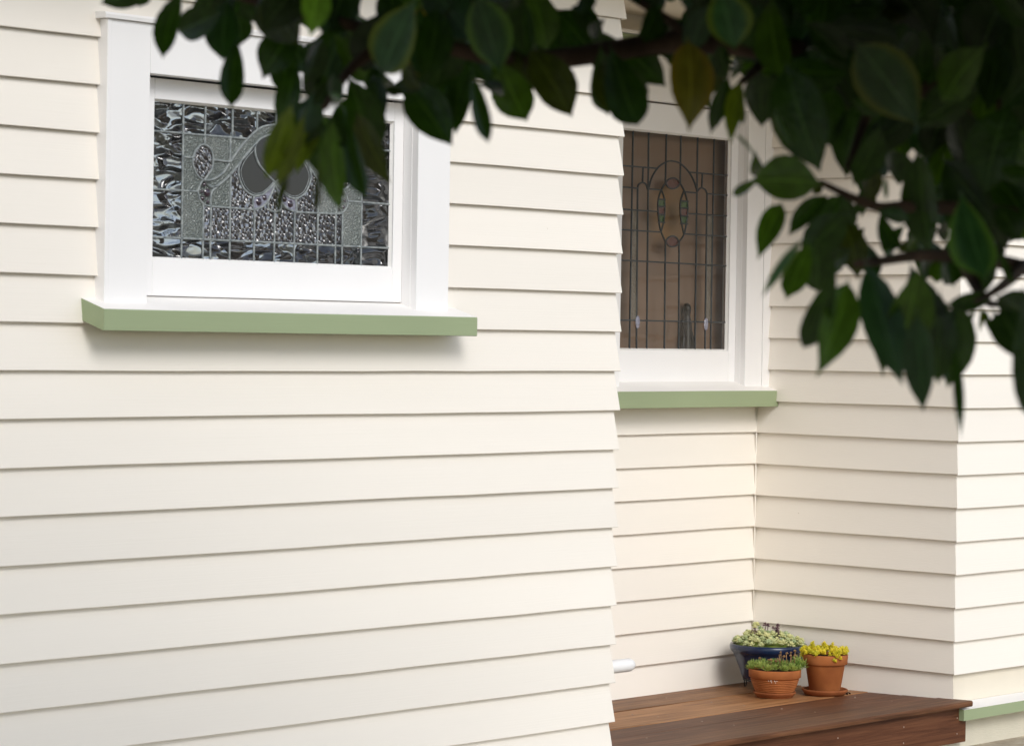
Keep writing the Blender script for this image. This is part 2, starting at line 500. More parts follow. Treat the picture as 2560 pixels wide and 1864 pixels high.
XL, XR = 3.2, 14.0
HA = (5.80, 7.18, 0.02, 0.89)        # hole behind the front window
HB = (9.50, 10.62, -0.28, 1.13)      # hole behind the porch window
e = 0.10
front = wallbox('front_wall', [(XL, HA[0], BA, BA + e, -H, CEIL), (HA[1], BE, BA, BA + e, -H, CEIL), (HA[0], HA[1], BA, BA + e, -H, HA[2]), (HA[0], HA[1], BA, BA + e, HA[3], CEIL)])
porchw = wallbox('porch_wall', [(BE, HB[0], BB, BB + e, -H, CEIL), (HB[1], BC, BB, BB + e, -H, CEIL), (HB[0], HB[1], BB, BB + e, -H, HB[2]), (HB[0], HB[1], BB, BB + e, HB[3], CEIL)])
retw = wallbox('return_wall', [(BC, BC + e, BD, BB + e, -H, CEIL)])
sidew = wallbox('side_wall', [(BC + e, XR, BD, BD + e, -H, CEIL)])
hidw = wallbox('porch_return_wall', [(BE - e, BE, BA + e, BB + e, -H, CEIL)])

CX0, CX1 = 5.692, 7.273      # outer edges of the front window's casing
for k in range(-3, 18):
    z = 0.9129 - 0.15 * k + random.uniform(-0.0012, 0.0012)
    if 1 <= k <= 6:
        board(front, 'front', XL, CX0, 0, 0, z)
        board(front, 'front', CX1, BE, 0, 1, z)
    else:
        board(front, 'front', XL, BE, 0, 1, z)
    board(hidw, 'hidden', BA, BB, -1, -1, z)
for k in range(-12, 9):
    z = -0.4473 - 0.15 * k + random.uniform(-0.0012, 0.0012)
    if z + 0.15 < -1.66: continue
    if z > -0.44 and z < 1.24:
        board(porchw, 'porch', BE, 9.42, 1, 0, z)
    else:
        board(porchw, 'porch', BE, BC, 1, -1, z)
for k in range(-12, 10):
    zc = -0.3006 - 0.15 * k + random.uniform(-0.0012, 0.0012)
    zd = zc - 0.004
    board(retw, 'return', BD, BB, -1, -1, zc)
    if k < 9: board(sidew, 'side', BC, XR, -1, 0, zd)
b = MB(); b.tube([(BC - 0.020, BB - 0.020, -1.66), (BC - 0.020, BB - 0.020, -0.33)], 0.004, 6); part('corner_bead', b, M['cream'], porchw)

# base trim, foundation, vent
b = MB()
b.prism_x(10.655, XR, [(6.80, -1.648), (6.80, -1.697), (6.90, -1.697), (6.90, -1.632)], 0, [0, 0, 0, 1])
part('base_trim', b, [M['green'], M['white_top']], house)
b = MB(); b.prism_x(XL, BE + 0.05, [(6.79, -1.66), (6.79, -1.712), (6.882, -1.712), (6.882, -1.632)], 0, [0, 0, 0, 1])
part('base_trim', b, [M['green'], M['white_top']], house)
b = MB(); b.box(10.30, XR, 6.866, 7.0, -H - 0.02, -1.69); b.box(XL, BE - 0.01, 6.866, 7.0, -H - 0.02, -1.70)
fnd = part('foundation', b, M['plaster'], house)
b = MB()
vx0, vx1, vz0, vz1 = 11.285, 11.53, -1.826, -1.738
b.box(vx0, vx0 + 0.012, 6.852, 6.8665, vz0, vz1); b.box(vx1 - 0.012, vx1, 6.852, 6.8665, vz0, vz1)
for i in range(6):
    zz = vz0 + (vz1 - vz0) * i / 5.0
    b.box(vx0 + 0.012, vx1 - 0.012, 6.854, 6.8665, zz - 0.005 + (0.005 if i == 0 else 0), zz + 0.005 - (0.005 if i == 5 else 0))
vent = part('foundation_vent', b, M['plaster'], house)
b = MB(); b.box(vx0 + 0.006, vx1 - 0.006, 6.8625, 6.8655, vz0 + .004, vz1 - .004); part('vent_gap_shade', b, M['dark_room'], vent)  # dark sheet standing in for the shaded gaps between the slats

# eaves, porch ceiling, roof
b = MB()
b.box(XL - 0.3, XR + 0.3, 6.42, 6.86, CEIL - 0.02, CEIL); b.box(BE + 0.03, BC - 0.03, 6.87, BB - 0.03, CEIL - 0.02, CEIL)
soff = part('soffit', b, M['lining'], house)
b = MB(); b.box(XL - 0.3, XR + 0.3, 6.38, 6.418, CEIL - 0.05, CEIL + 0.14); part('fascia', b, M['white'], house)
b = MB(); b.prism_x(XL - 0.35, XR + 0.35, [(6.33, CEIL + 0.145), (6.33, CEIL + 0.165), (10.6, CEIL + 2.6), (10.6, CEIL + 2.58)]); part('roof', b, M['roof'], house)
# beam with a green strip under the porch ceiling
b = MB(); b.box(9.38, BC - 0.02, 7.90, 7.985, 1.285, 1.335, 0.003); gs = part('head_trim', b, M['green'], house)
b = MB(); b.box(9.36, BC - 0.015, 7.88, 7.99, 1.337, 1.352, 0.002); part('trim_cap', b, M['white'], gs)

# rooms behind the two windows; an unseen back opening is added so the rippled panes catch sky
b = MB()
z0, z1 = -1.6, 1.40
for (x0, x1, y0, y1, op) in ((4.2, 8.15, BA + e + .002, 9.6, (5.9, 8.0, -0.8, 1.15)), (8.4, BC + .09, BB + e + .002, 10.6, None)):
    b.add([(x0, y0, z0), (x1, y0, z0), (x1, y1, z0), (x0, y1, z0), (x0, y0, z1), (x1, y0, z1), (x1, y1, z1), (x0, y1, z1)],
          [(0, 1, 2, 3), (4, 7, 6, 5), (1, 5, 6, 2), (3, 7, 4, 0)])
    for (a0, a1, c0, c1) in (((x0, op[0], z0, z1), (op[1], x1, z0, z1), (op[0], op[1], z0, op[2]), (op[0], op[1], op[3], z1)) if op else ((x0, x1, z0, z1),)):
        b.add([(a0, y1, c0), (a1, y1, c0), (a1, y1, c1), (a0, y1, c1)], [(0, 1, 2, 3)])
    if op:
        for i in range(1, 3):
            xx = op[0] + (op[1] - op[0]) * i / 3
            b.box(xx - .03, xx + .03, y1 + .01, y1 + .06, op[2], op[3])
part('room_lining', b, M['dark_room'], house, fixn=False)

# ------------------------------------------------------------------ leadlight windows
def smooth(pts, n=6):
    if len(pts) < 3: return [tuple(q) for q in pts]
    closed = (abs(pts[0][0] - pts[-1][0]) + abs(pts[0][1] - pts[-1][1])) < 1e-6
    out = []
    m = len(pts)
    for i in range(m - 1):
        p1, p2 = pts[i], pts[i + 1]
        p0 = pts[i - 1] if i > 0 else (pts[m - 2] if closed else (2 * p1[0] - p2[0], 2 * p1[1] - p2[1]))
        p3 = pts[i + 2] if i + 2 < m else (pts[1] if closed else (2 * p2[0] - p1[0], 2 * p2[1] - p1[1]))
        for j in range(n):
            t = j / n
            out.append(tuple(0.5 * (2 * p1[k] + (p2[k] - p0[k]) * t + (2 * p0[k] - 5 * p1[k] + 4 * p2[k] - p3[k]) * t * t + (3 * p1[k] - p0[k] - 3 * p2[k] + p3[k]) * t ** 3) for k in (0, 1)))
    out.append(tuple(pts[-1]))
    return out

def leadlight(win, rect, Yg, lines, kind, leadmat, lw):
    x0, x1, z0, z1 = rect
    polys = [smooth(q) for q in lines]
    V, E = [], []
    for poly in [[(x0, z0), (x1, z0), (x1, z1), (x0, z1), (x0, z0)]] + polys:
        o = len(V)
        V += [Vector((min(max(a, x0), x1), min(max(c, z0), z1))) for a, c in poly]
        E += [(o + i, o + i + 1) for i in range(len(poly) - 1)]
    vo, eo, fo, _, oe, _ = delaunay_2d_cdt(V, E, [], 0, 0.0012)
    cons = set()
    for (a, c), src in zip(eo, oe):
        if src: cons.add((min(a, c), max(a, c)))
    own = {}
    for i, f in enumerate(fo):
        for k in range(len(f)):
            q = (min(f[k], f[k - 1]), max(f[k], f[k - 1])); own.setdefault(q, []).append(i)
    seen = set()
    for i in range(len(fo)):
        if i in seen: continue
        st, reg = [i], []
        seen.add(i)
        while st:
            j = st.pop(); reg.append(j)
            f = fo[j]
            for k in range(len(f)):
                q = (min(f[k], f[k - 1]), max(f[k], f[k - 1]))
                if q in cons: continue
                for t in own[q]:
                    if t not in seen: seen.add(t); st.append(t)
        ar, cx, cz = 0, 0, 0
        for j in reg:
            A, B2, C2 = (vo[t] for t in fo[j][:3])
            s = abs((B2 - A).cross(C2 - A)) / 2
            ar += s; cx += s * (A.x + B2.x + C2.x) / 3; cz += s * (A.y + B2.y + C2.y) / 3
        if ar < 6e-6: continue
        cx /= ar; cz /= ar
        inside = lambda px, pz: any(intri(Vector((px, pz)), *(vo[t] for t in fo[j][:3])) for j in reg)
        m = kind(cx, cz, inside)
        ids = sorted({t for j in reg for t in fo[j]})
        mp = {t: k for k, t in enumerate(ids)}
        ta, tb = random.uniform(-.012, .012), random.uniform(-.012, .012)
        b = MB()
        b.add([(vo[t].x, Yg + ta * (vo[t].x - cx) + tb * (vo[t].y - cz), vo[t].y) for t in ids], [[mp[t] for t in fo[j]] for j in reg])
        part('pane', b, M[m], win, fixn=False)
    for poly in polys:
        b = MB()
        n = len(poly)
        vs = []
        w = lw
        for i in range(n):
            a = Vector(poly[max(i - 1, 0)]); c = Vector(poly[min(i + 1, n - 1)])
            t = (c - a).normalized() if (c - a).length > 1e-9 else Vector((1, 0))
            nx, nz = -t.y, t.x
            px, pz = poly[i]
            for q, dy in ((-1, 0.003), (-0.92, -0.002), (-0.4, -0.0042), (0.4, -0.0042), (0.92, -0.002), (1, 0.003)):
                vs.append((px + nx * w / 2 * q, Yg + dy, pz + nz * w / 2 * q))
        fs = [(i * 6 + k, i * 6 + k + 1, i * 6 + 7 + k, i * 6 + 6 + k) for i in range(n - 1) for k in range(5)]
        b.add(vs, fs)
        part('lead_came', b, leadmat, win)

def intri(P, A, B2, C2):
    d1 = (P - A).cross(B2 - A); d2 = (P - B2).cross(C2 - B2); d3 = (P - C2).cross(A - C2)
    return (d1 >= 0 and d2 >= 0 and d3 >= 0) or (d1 <= 0 and d2 <= 0 and d3 <= 0)

def window_frame(name, Yc, Ysh, Yg, cas, sash, gls, sill, scr, capz, bot, left_scr=True, cap=True, back=0.05):
    """cas = outer x0, inner x0, inner x1, outer x1, head z0, head z1; sash and gls = x0, x1, z0, z1; sill = x0, x1, front y, top z front, thickness, top z at back, back y"""
    b = MB()
    c0, c1, c2, c3, h0, h1 = cas
    YR = Yc + back
    # casing
    if left_scr:
        b.box(c0, c0 + scr, Yc - 0.002, YR, bot, h1, 0.0015); b.box(c0 + scr + 0.0012, c1, Yc, YR, bot, h1, 0.002)
    else:
        b.box(c0, c1, Yc, YR, bot, h1, 0.002)
    if scr and not left_scr:
        b.box(c2, c3 - scr * 2.4, Yc, YR, bot, h1, 0.002); b.box(c3 - scr * 2.4 + 0.0012, c3 + 0.02, Yc - 0.004, YR, bot, h1, 0.002)
    else:
        b.box(c2, c3, Yc, YR, bot, h1, 0.002)
    b.box(c1 + 0.0008, c2 - 0.0008, Yc, YR, h0, h1, 0.002)
    win = part('window', b, M['white'], house)
    win['label'] = name
    b = MB()
    s0, s1, sz0, sz1 = sash
    # jamb linings with the small step in front of the sash
    b.box(c1 - 0.05, c1 + 0.0015, Yc + 0.030, Ysh + 0.06, sz0 - 0.02, h0 + 0.03); b.box(c2 - 0.0015, c2 + 0.05, Yc + 0.030, Ysh + 0.06, sz0 - 0.02, h0 + 0.03)
    b.box(c1 + 0.002, c2 - 0.002, Yc + 0.032, Ysh + 0.06, h0 + 0.006, h0 + 0.03)
    part('jamb', b, M['white'], win)
    b = MB()
    g0, g1, gz0, gz1 = gls
    b.box(s0, g0, Ysh, Ysh + 0.042, sz0, sz1, 0.0025); b.box(g1, s1, Ysh, Ysh + 0.042, sz0, sz1, 0.0025)
    b.box(g0 + 0.0004, g1 - 0.0004, Ysh + 0.0003, Ysh + 0.042, sz0, gz0, 0.0025); b.box(g0 + 0.0004, g1 - 0.0004, Ysh + 0.0003, Ysh + 0.042, gz1, sz1, 0.0025)
    part('sash', b, M['white'], win)
    b = MB()   # putty fillet round the glass
    q = 0.007
    for (A, B2, C2, D2) in (((g0, gz0), (g1, gz0), (g1 - q, gz0 + q), (g0 + q, gz0 + q)), ((g0, gz1), (g1, gz1), (g1 - q, gz1 - q), (g0 + q, gz1 - q)),
                            ((g0, gz0), (g0, gz1), (g0 + q, gz1 - q), (g0 + q, gz0 + q)), ((g1, gz0), (g1, gz1), (g1 - q, gz1 - q), (g1 - q, gz0 + q))):
        b.add([(A[0], Ysh + 0.006, A[1]), (B2[0], Ysh + 0.006, B2[1]), (C2[0], Yg - 0.001, C2[1]), (D2[0], Yg - 0.001, D2[1])], [(0, 1, 2, 3)])
    part('putty_fillet', b, M['putty'], win)
    l0, l1, ly, lz, lt, lzb, lyb = sill
    b = MB()
    b.prism_x(l0, l1, [(ly + 0.002, lz), (ly, lz - 0.003), (ly, lz - lt + 0.002), (ly + 0.003, lz - lt), (lyb, lzb - lt), (lyb, lzb)], 0, [0, 0, 0, 0, 0, 1], 6, 0.0006)
    part('sill', b, [M['green'], M['white_top']], win)
    if cap:
        b = MB(); b.prism_x(c0 - 0.018, c3 + 0.018, [(Yc - 0.012, h1 + 0.001), (Yc - 0.014, h1 + 0.012), (Yc - 0.008, h1 + 0.02), (YR, h1 + 0.024), (YR, h1 + 0.001)])
        part('head_cap', b, M['white'], win)
    return win

# front window
wa = window_frame('wide white window with a swirling leadlight pane over a green sill', 6.829, 6.900, 6.918,
                  (5.6906, 5.869, 7.1094, 7.2742, 0.812, 0.970), (5.872, 7.1066, 0.1045, 0.8075), (5.9505, 7.0605, 0.2240, 0.7400),
                  (5.6325, 7.349, 6.755, 0.057, 0.068, 0.1125, 6.945), 0.0152, 0, 0.06)
XM = 6.504
mir = lambda q: [(2 * XM - a, c) for a, c in q]
ga = (5.9485, 7.0625, 0.2220, 0.7420)
CA = {'oval': [(6.1792, 0.4905), (6.1508, 0.5082), (6.1333, 0.5416), (6.1393, 0.5763), (6.1617, 0.6006), (6.1821, 0.6065), (6.2079, 0.5957), (6.2213, 0.5696), (6.2179, 0.531), (6.1994, 0.5069), (6.1792, 0.4905)], 'under': [(6.1792, 0.4897), (6.2125, 0.4922), (6.2433, 0.5035), (6.2739, 0.5244), (6.2953, 0.5507)], 'band_lo': [(6.1869, 0.4871), (6.2025, 0.4763), (6.2284, 0.4699), (6.254, 0.4809), (6.2976, 0.5121), (6.3464, 0.5594), (6.4086, 0.6195), (6.4401, 0.6449), (6.4975, 0.6682)], 'band_up': [(6.2983, 0.5547), (6.33, 0.5934), (6.3687, 0.6326), (6.4156, 0.6688), (6.4499, 0.6847), (6.4969, 0.6949)], 'heart_l': [(6.4086, 0.6195), (6.3619, 0.5778), (6.3374, 0.5375), (6.3423, 0.5028), (6.3667, 0.4671), (6.4067, 0.4495), (6.4439, 0.4552), (6.4756, 0.4744), (6.4999, 0.4984)], 'heart_in': [(6.4107, 0.6204), (6.4102, 0.5923), (6.4258, 0.56), (6.453, 0.534), (6.4999, 0.4984)], 'jewel_l': [(6.1792, 0.4905), (6.1642, 0.4706), (6.1581, 0.4473), (6.1667, 0.4247), (6.1885, 0.4085), (6.2142, 0.4046)], 'jewel_r': [(6.1869, 0.4871), (6.213, 0.4692), (6.2439, 0.4699)], 'jewel_r2': [(6.2388, 0.4685), (6.2209, 0.4561), (6.2136, 0.4346), (6.2142, 0.4046)], 'fan': [(6.4077, 0.4027), (6.4447, 0.4133), (6.4737, 0.437), (6.5, 0.4913)], 'fan_l': [(6.4078, 0.4484), (6.4035, 0.426), (6.4066, 0.4027)], 'drop': [(6.4711, 0.433), (6.477, 0.4077), (6.5024, 0.399)]}
CA['fan_l'][0] = (6.4088, 0.4515)
CA['jewel_r'][-1] = (6.2439, 0.4725)
la = []
la += [[(6.089, ga[2]), (6.089, ga[3])], [(6.919, ga[2]), (6.919, ga[3])]]
la += [[(ga[0], 0.295), (ga[1], 0.295)]]
half = [[(ga[0], 0.638), (6.379, 0.638)], [(6.185, ga[3]), (6.185, 0.638)], [(6.185, 0.638), (6.183, 0.6067)], [(6.306, ga[3]), (6.306, 0.638)], [(6.417, ga[3]), (6.417, 0.669)],
        [(6.2975, 0.638), (6.2975, 0.554)], [(6.089, 0.5615), (6.1345, 0.5605)], [(6.2213, 0.559), (6.297, 0.557)],
        [(ga[0], 0.4495), (6.1585, 0.4515)], [(6.2142, 0.4046), (6.4078, 0.4027)],
        [(6.182, 0.412), (6.182, ga[2])], [(6.215, 0.4046), (6.215, ga[2])], [(6.301, 0.521), (6.301, ga[2])], [(6.411, 0.4027), (6.411, ga[2])]]
snap = lambda v: [(XM, c) if abs(a - XM) < 0.012 else (a, c) for a, c in v]
half += [snap(v) for v in CA.values()]
la += half + [mir(q) for q in half]
la += [[(XM, 0.399), (XM, ga[2])], [(XM, ga[3]), (XM, 0.6949)]]
PEB = [(6.13, 0.62), (6.25, 0.61), (6.33, 0.61), (6.11, 0.52), (6.13, 0.35), (6.36, 0.595), (6.46, 0.678), (6.25, 0.485), (6.27, 0.52), (6.16, 0.615)]
CLR = [(6.37, 0.51), (6.46, 0.60), (6.43, 0.48), (6.48, 0.53)]
LIL = [(6.19, 0.44), (6.20, 0.425), (6.444, 0.432)]
def kind_a(cx, cz, ins):
    if cx < 6.089 or cx > 6.919 or cz < 0.295: return 'g_wave'
    for lst, m in ((PEB, 'g_pebble'), (CLR, 'g_clear'), (LIL, 'g_lilac')):
        if any(ins(a, c) or ins(2 * XM - a, c) for a, c in lst): return m
    if cz > 0.645: return 'g_wave'
    return 'g_hammer'
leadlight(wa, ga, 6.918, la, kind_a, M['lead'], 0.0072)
# bright bevel line inside each heart
hx, hz = 6.43, 0.515
for sgn in (1, -1):
    b = MB()
    P3 = []
    for a, c in smooth(snap(CA['heart_l'])):
        a, c = hx + (a - hx) * .89, hz + (c - hz) * .89
        P3.append((XM + sgn * (a - XM), 6.9165, c))
    b.tube(P3, 0.0016, 5)
    part('bevel_line', b, M['lead'], wa)
def jewel(win, x, z, y, r, rz, m):
    b = MB()
    n = 14
    vs = [(x, y - 0.006, z)] + [(x + .6 * r * math.cos(2 * math.pi * k / n), y - 0.005, z + .6 * rz * math.sin(2 * math.pi * k / n)) for k in range(n)] + [(x + r * math.cos(2 * math.pi * k / n), y - 0.0005, z + rz * math.sin(2 * math.pi * k / n)) for k in range(n)]
    fs = [(0, 1 + k, 1 + (k + 1) % n) for k in range(n)] + [(1 + k, 1 + n + k, 1 + n + (k + 1) % n, 1 + (k + 1) % n) for k in range(n)]
    b.add(vs, fs, 0, True)
    part('glass_jewel', b, m, win)
for (x, z, r) in ((6.4311, 0.4292, 0.0125), (6.4575, 0.4441, 0.0095), (6.1846, 0.4754, 0.007), (6.199, 0.4493, 0.0135), (6.1748, 0.4519, 0.006), (6.1788, 0.4291, 0.008), (6.2011, 0.4186, 0.006)):
    jewel(wa, x, z, 6.918, r, r, M['g_purple']); jewel(wa, 2 * XM - x, z, 6.918, r, r, M['g_purple'])

# porch window
wb = window_frame('tall white porch window with an oval leadlight pattern and brown blind', 7.952, 8.010, 8.030,
                  (9.418, 9.593, 10.5160, 10.690, 1.062, 1.25), (9.596, 10.5135, -0.2145, 1.0575), (9.645, 10.4625, -0.0635, 0.9300),
                  (9.36, 10.705, 7.895, -0.2482, 0.076, -0.200, 8.03), 0.0185, 0, -0.235, False)
gb = (9.643, 10.4645, -0.0655, 0.9320)
CB = {'arch': [(9.8739, 0.6708), (9.886, 0.7051), (9.906, 0.7361), (9.9439, 0.7719), (9.9972, 0.7967), (10.0453, 0.804), (10.1064, 0.7941), (10.1686, 0.7577), (10.2034, 0.7214), (10.2274, 0.6806)], 'larch': [(9.7937, 0.6668), (9.8009, 0.6839), (9.8283, 0.6946), (9.8539, 0.6866), (9.867, 0.663)], 'rarch': [(10.2313, 0.6732), (10.2445, 0.6861), (10.2642, 0.692), (10.2912, 0.6837), (10.3041, 0.6671)], 'oval_l': [(9.9938, 0.7001), (9.9646, 0.6677), (9.9459, 0.6293), (9.9416, 0.5877), (9.9504, 0.528), (9.9667, 0.4797), (10.001, 0.432)], 'oval_r': [(10.1027, 0.7048), (10.1329, 0.6722), (10.1549, 0.6276), (10.161, 0.5861), (10.1534, 0.5249), (10.1365, 0.471), (10.1015, 0.4348)], 'lens_l': [(9.9658, 0.6678), (9.9866, 0.6312), (9.9921, 0.5862), (9.9892, 0.5371), (9.9685, 0.479)], 'lens_r': [(10.1317, 0.6721), (10.1107, 0.6332), (10.1046, 0.5912), (10.1134, 0.5346), (10.1359, 0.471)], 'eye_tt': [(9.9938, 0.7001), (10.0174, 0.7186), (10.0486, 0.7267), (10.0779, 0.7218), (10.1027, 0.7048)], 'eye_tb': [(9.9938, 0.7001), (10.0154, 0.6834), (10.0488, 0.6764), (10.0819, 0.6867), (10.1027, 0.7048)], 'eye_bt': [(10.001, 0.432), (10.0216, 0.4516), (10.0516, 0.4603), (10.0821, 0.4538), (10.1015, 0.4348)], 'eye_bb': [(10.001, 0.432), (10.0256, 0.4159), (10.0529, 0.4111), (10.0831, 0.4178), (10.1015, 0.4348)]}
ml = lambda *q: list(q)
lb = [[(9.7545, gb[3]), (9.7545, gb[2])], [(10.351, gb[3]), (10.351, gb[2])],
      [(9.866, gb[3]), (9.872, 0.476), (9.878, gb[2])], [(10.2265, gb[3]), (10.229, 0.476), (10.232, gb[2])],
      [(9.995, gb[3]), (9.9942, 0.7001)], [(10.101, gb[3]), (10.1022, 0.7048)],
      [(10.001, 0.432), (10.006, gb[2])], [(10.1015, 0.4348), (10.111, gb[2])],
      [(9.7937, 0.6668), (9.8045, gb[2])], [(10.3041, 0.6671), (10.3085, gb[2])],
      [(9.8283, 0.6946), (9.830, 0.763)], [(10.2642, 0.692), (10.266, 0.7595)],
      [(gb[0], 0.7638), (9.9321, 0.7638)], [(10.1685, 0.7597), (gb[1], 0.7593)],
      [(gb[0], 0.668), (9.7937, 0.6668)], [(9.868, 0.668), (9.9646, 0.6677)], [(10.1329, 0.6672), (10.229, 0.667)], [(10.3041, 0.6671), (gb[1], 0.6665)],
      [(gb[0], 0.5676), (9.9435, 0.568)], [(10.1605, 0.5687), (gb[1], 0.5699)],
      [(gb[0], 0.476), (9.968, 0.4755)], [(10.138, 0.474), (gb[1], 0.4732)],
      [(gb[0], 0.3395), (gb[1], 0.335)], [(gb[0], 0.070), (gb[1], 0.0693)]]
for q in (lb[2], lb[3]): q[1:2] = []
for (s, zs) in (('l', (0.625, 0.592, 0.555, 0.52)), ('r', (0.625, 0.592, 0.555, 0.52))):
    for z in zs: lb.append([(9.938 if s == 'l' else 10.102, z), (9.9945 if s == 'l' else 10.164, z)])
lb += [list(v) for v in CB.values()]
def kind_b(cx, cz, ins):
    for (x0, x1) in ((9.94, 9.993), (10.104, 10.162)):
        if x0 < cx < x1 and 0.47 < cz < 0.675 and abs(cx - (9.967 if cx < 10.05 else 10.134)) < 0.02:
            return 'g_red' if 0.555 < cz < 0.592 else 'g_green'
    if ins(10.05, 0.57): return 'g_amber'
    if ins(10.049, 0.70) or ins(10.052, 0.435): return 'g_red'
    for x in (9.775, 10.33):
        if any(ins(x, z) for z in (0.2, 0.4, 0.42, 0.52)): return 'g_strip'
    return 'g_plain'
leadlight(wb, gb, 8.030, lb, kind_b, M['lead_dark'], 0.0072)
for x, z in ((9.8055, 0.0623), (10.3084, 0.0596)): jewel(wb, x, z, 8.026, 0.0165, 0.030, M['g_lilac'])
b = MB(); b.box(9.5, 10.62, 8.115, 8.118, -0.25, 1.12); part('blind', b, M['blind'], wb)
b = MB(); b.box(9.52, 10.60, 8.054, 8.112, -0.245, -0.205); part('inner_sill', b, M['white'], wb)
# dark ornament behind the lowest panes
orn = root('ornament', (10.236, 8.084, -0.205), 'dark glazed bird-shaped ornament standing behind the porch window glass', 'ornament')
b = MB()
b.lathe(10.236, 8.084, [(0.030, -0.205), (0.036, -0.19), (0.034, -0.12), (0.030, -0.05), (0.027, 0.02), (0.024, 0.07), (0.017, 0.093), (0.015, 0.102), (0.020, 0.118), (0.0205, 0.135), (0.015, 0.15), (0.006, 0.156), (0.001, 0.157)], 24)
part('body', b, M['ornament'], orn)
b = MB(); b.tube([(10.217, 8.078, 0.05), (10.20, 8.074, -0.02), (10.19, 8.074, -0.08), (10.176, 8.07, -0.13)], [0.004, 0.011, 0.008, 0.003], 8); part('wing', b, M['ornament'], orn)
b = MB(); b.tube([(10.255, 8.078, 0.05), (10.27, 8.074, -0.02), (10.277, 8.074, -0.08), (10.285, 8.07, -0.13)], [0.004, 0.011, 0.008, 0.003], 8); part('wing', b, M['ornament'], orn)

# white pipe stub beside the corner
pip = MB()
prof = [(8.20, 0.0265), (8.46, 0.0265), (8.475, 0.0255), (8.487, 0.021), (8.493, 0.012), (8.495, 0.001)]
pip.tube([(x, 6.95, -1.290) for x, r in prof], [r for x, r in prof], 20)
o = part('pipe_stub', pip, M['white'], None)
o['label'] = 'short white painted pipe with a rounded end poking past the wall corner'; o['category'] = 'pipe'

# ------------------------------------------------------------------ porch deck
dz = lambda y: -1.476 - 0.02 * y
deck = root('porch_deck', (9.5, 7.4, -H), 'brown timber porch deck with a dark red riser board', 'deck')
joints = [8.02, 7.899, 7.716, 7.531, 7.340, 7.155, 6.967]
dm = ['deck_tan', 'deck_tan', 'deck_light', 'deck_light', 'deck_brown', 'deck_brown']
for i in range(6):
    y1, y0 = joints[i] - 0.0026, joints[i + 1] + 0.0026
    off = (0, .0015, -.001, .001, .0, .0012)[i]
    b = MB(); b.prism_x(BE + 0.025, 10.688, [(y0 + .002, dz(y0) + off), (y0, dz(y0) + off - 0.002), (y0, dz(y0) - 0.022), (y1, dz(y1) - 0.022), (y1, dz(y1) + off - .002), (y1 - .002, dz(y1) + off)], 0, None, 10, 0.0005)
    part('plank', b, M[dm[i]], deck)
y1, y0 = 6.9655, 6.785
b = MB(); b.prism_x(BE + 0.06, 10.703, [(y0 + 0.006, dz(y0) + .003), (y0 + 0.001, dz(y0) - .001), (y0, dz(y0) - 0.006), (y0 + .001, dz(y0) - 0.019), (y0 + 0.005, dz(y0) - 0.023), (y1, dz(y1) - 0.022), (y1, dz(y1) + .003)], 0, None, 8, 0.0004)
part('plank', b, M['deck_red'], deck, label='reddish front nosing plank of the deck')
b = MB(); b.box(BE + 0.06, 10.713, 6.826, 6.856, -1.797, -1.640, 0.002)
ris = part('riser', b, M['riser'], deck)
b = MB()
for x in (9.72, 10.215, 10.64):
    for z in (-1.685, -1.755):
        b.lathe(0, 0, [(0.0035, 0), (0.0035, 0.0015)], 8, 0, False, True, True)
        for i in range(len(b.v) - 16, len(b.v)):
            a = b.v[i]; b.v[i] = (x + a[0], 6.826 - a[2], z + a[1])
part('nail', b, M['steel'], ris)
b = MB()
for y in (7.87, 7.80, 7.62, 7.44, 7.25, 7.07, 6.87):
    for x in (8.72, 9.30, 9.88, 10.46):
        xx, yy = x + random.uniform(-.02, .02), y + random.uniform(-.03, .03)
        b.lathe(xx, yy, [(0.004, dz(yy) - 0.004), (0.004, dz(yy) + 0.0022)], 8, 0, False, True, True)
part('nail', b, M['steel'], deck)

# ------------------------------------------------------------------ pots
def leaf_blade(L, w, n=4, thick=0.5):
    """plump tapering leaf along +x"""
    b = MB()
    k = 5
    vs = []
    for i in range(n + 1):
        t = i / n
        r = w * (math.sin(math.pi * min(1, t * 0.9 + 0.1)) ** 0.7 + 0.02)
        for j in range(k):
            a = 2 * math.pi * j / k + .3
            vs.append((L * t, r * math.cos(a), thick * r * math.sin(a) + 0.25 * L * t * t))
    fs = [(i * k + j, i * k + (j + 1) % k, (i + 1) * k + (j + 1) % k, (i + 1) * k + j) for i in range(n) for j in range(k)]
    fs.append([n * k + j for j in range(k)])
    return vs, fs

def rosette_mesh(name, m, whorls, L, w, thick):
    b = MB()
    for n, el, sc, z in whorls:
        vs, fs = leaf_blade(L * sc, w * sc ** .5, 3, thick)
        for k in range(n):
            a = 2 * math.pi * k / n + random.uniform(-.15, .15) + el
            e2 = el + random.uniform(-.12, .12)
            out = []
            for x, y, zz in vs:
                x2, z2 = x * math.cos(e2) - zz * math.sin(e2), x * math.sin(e2) + zz * math.cos(e2)
                out.append((x2 * math.cos(a) - y * math.sin(a), x2 * math.sin(a) + y * math.cos(a), z2 + z))
            b.add(out, fs, 0, True)
    return mesh_of(name, b, m)

def place(x, y, z, s, tilt=0.3, az=None):
    a = random.uniform(0, 6.28) if az is None else az
    return Matrix.Translation((x, y, z)) @ Matrix.Rotation(random.uniform(0, 6.28), 4, 'Z') @ Matrix.Rotation(random.uniform(-tilt, tilt), 4, 'X') @ Matrix.Rotation(random.uniform(-tilt, tilt), 4, 'Y') @ Matrix.Diagonal((s, s, s, 1))

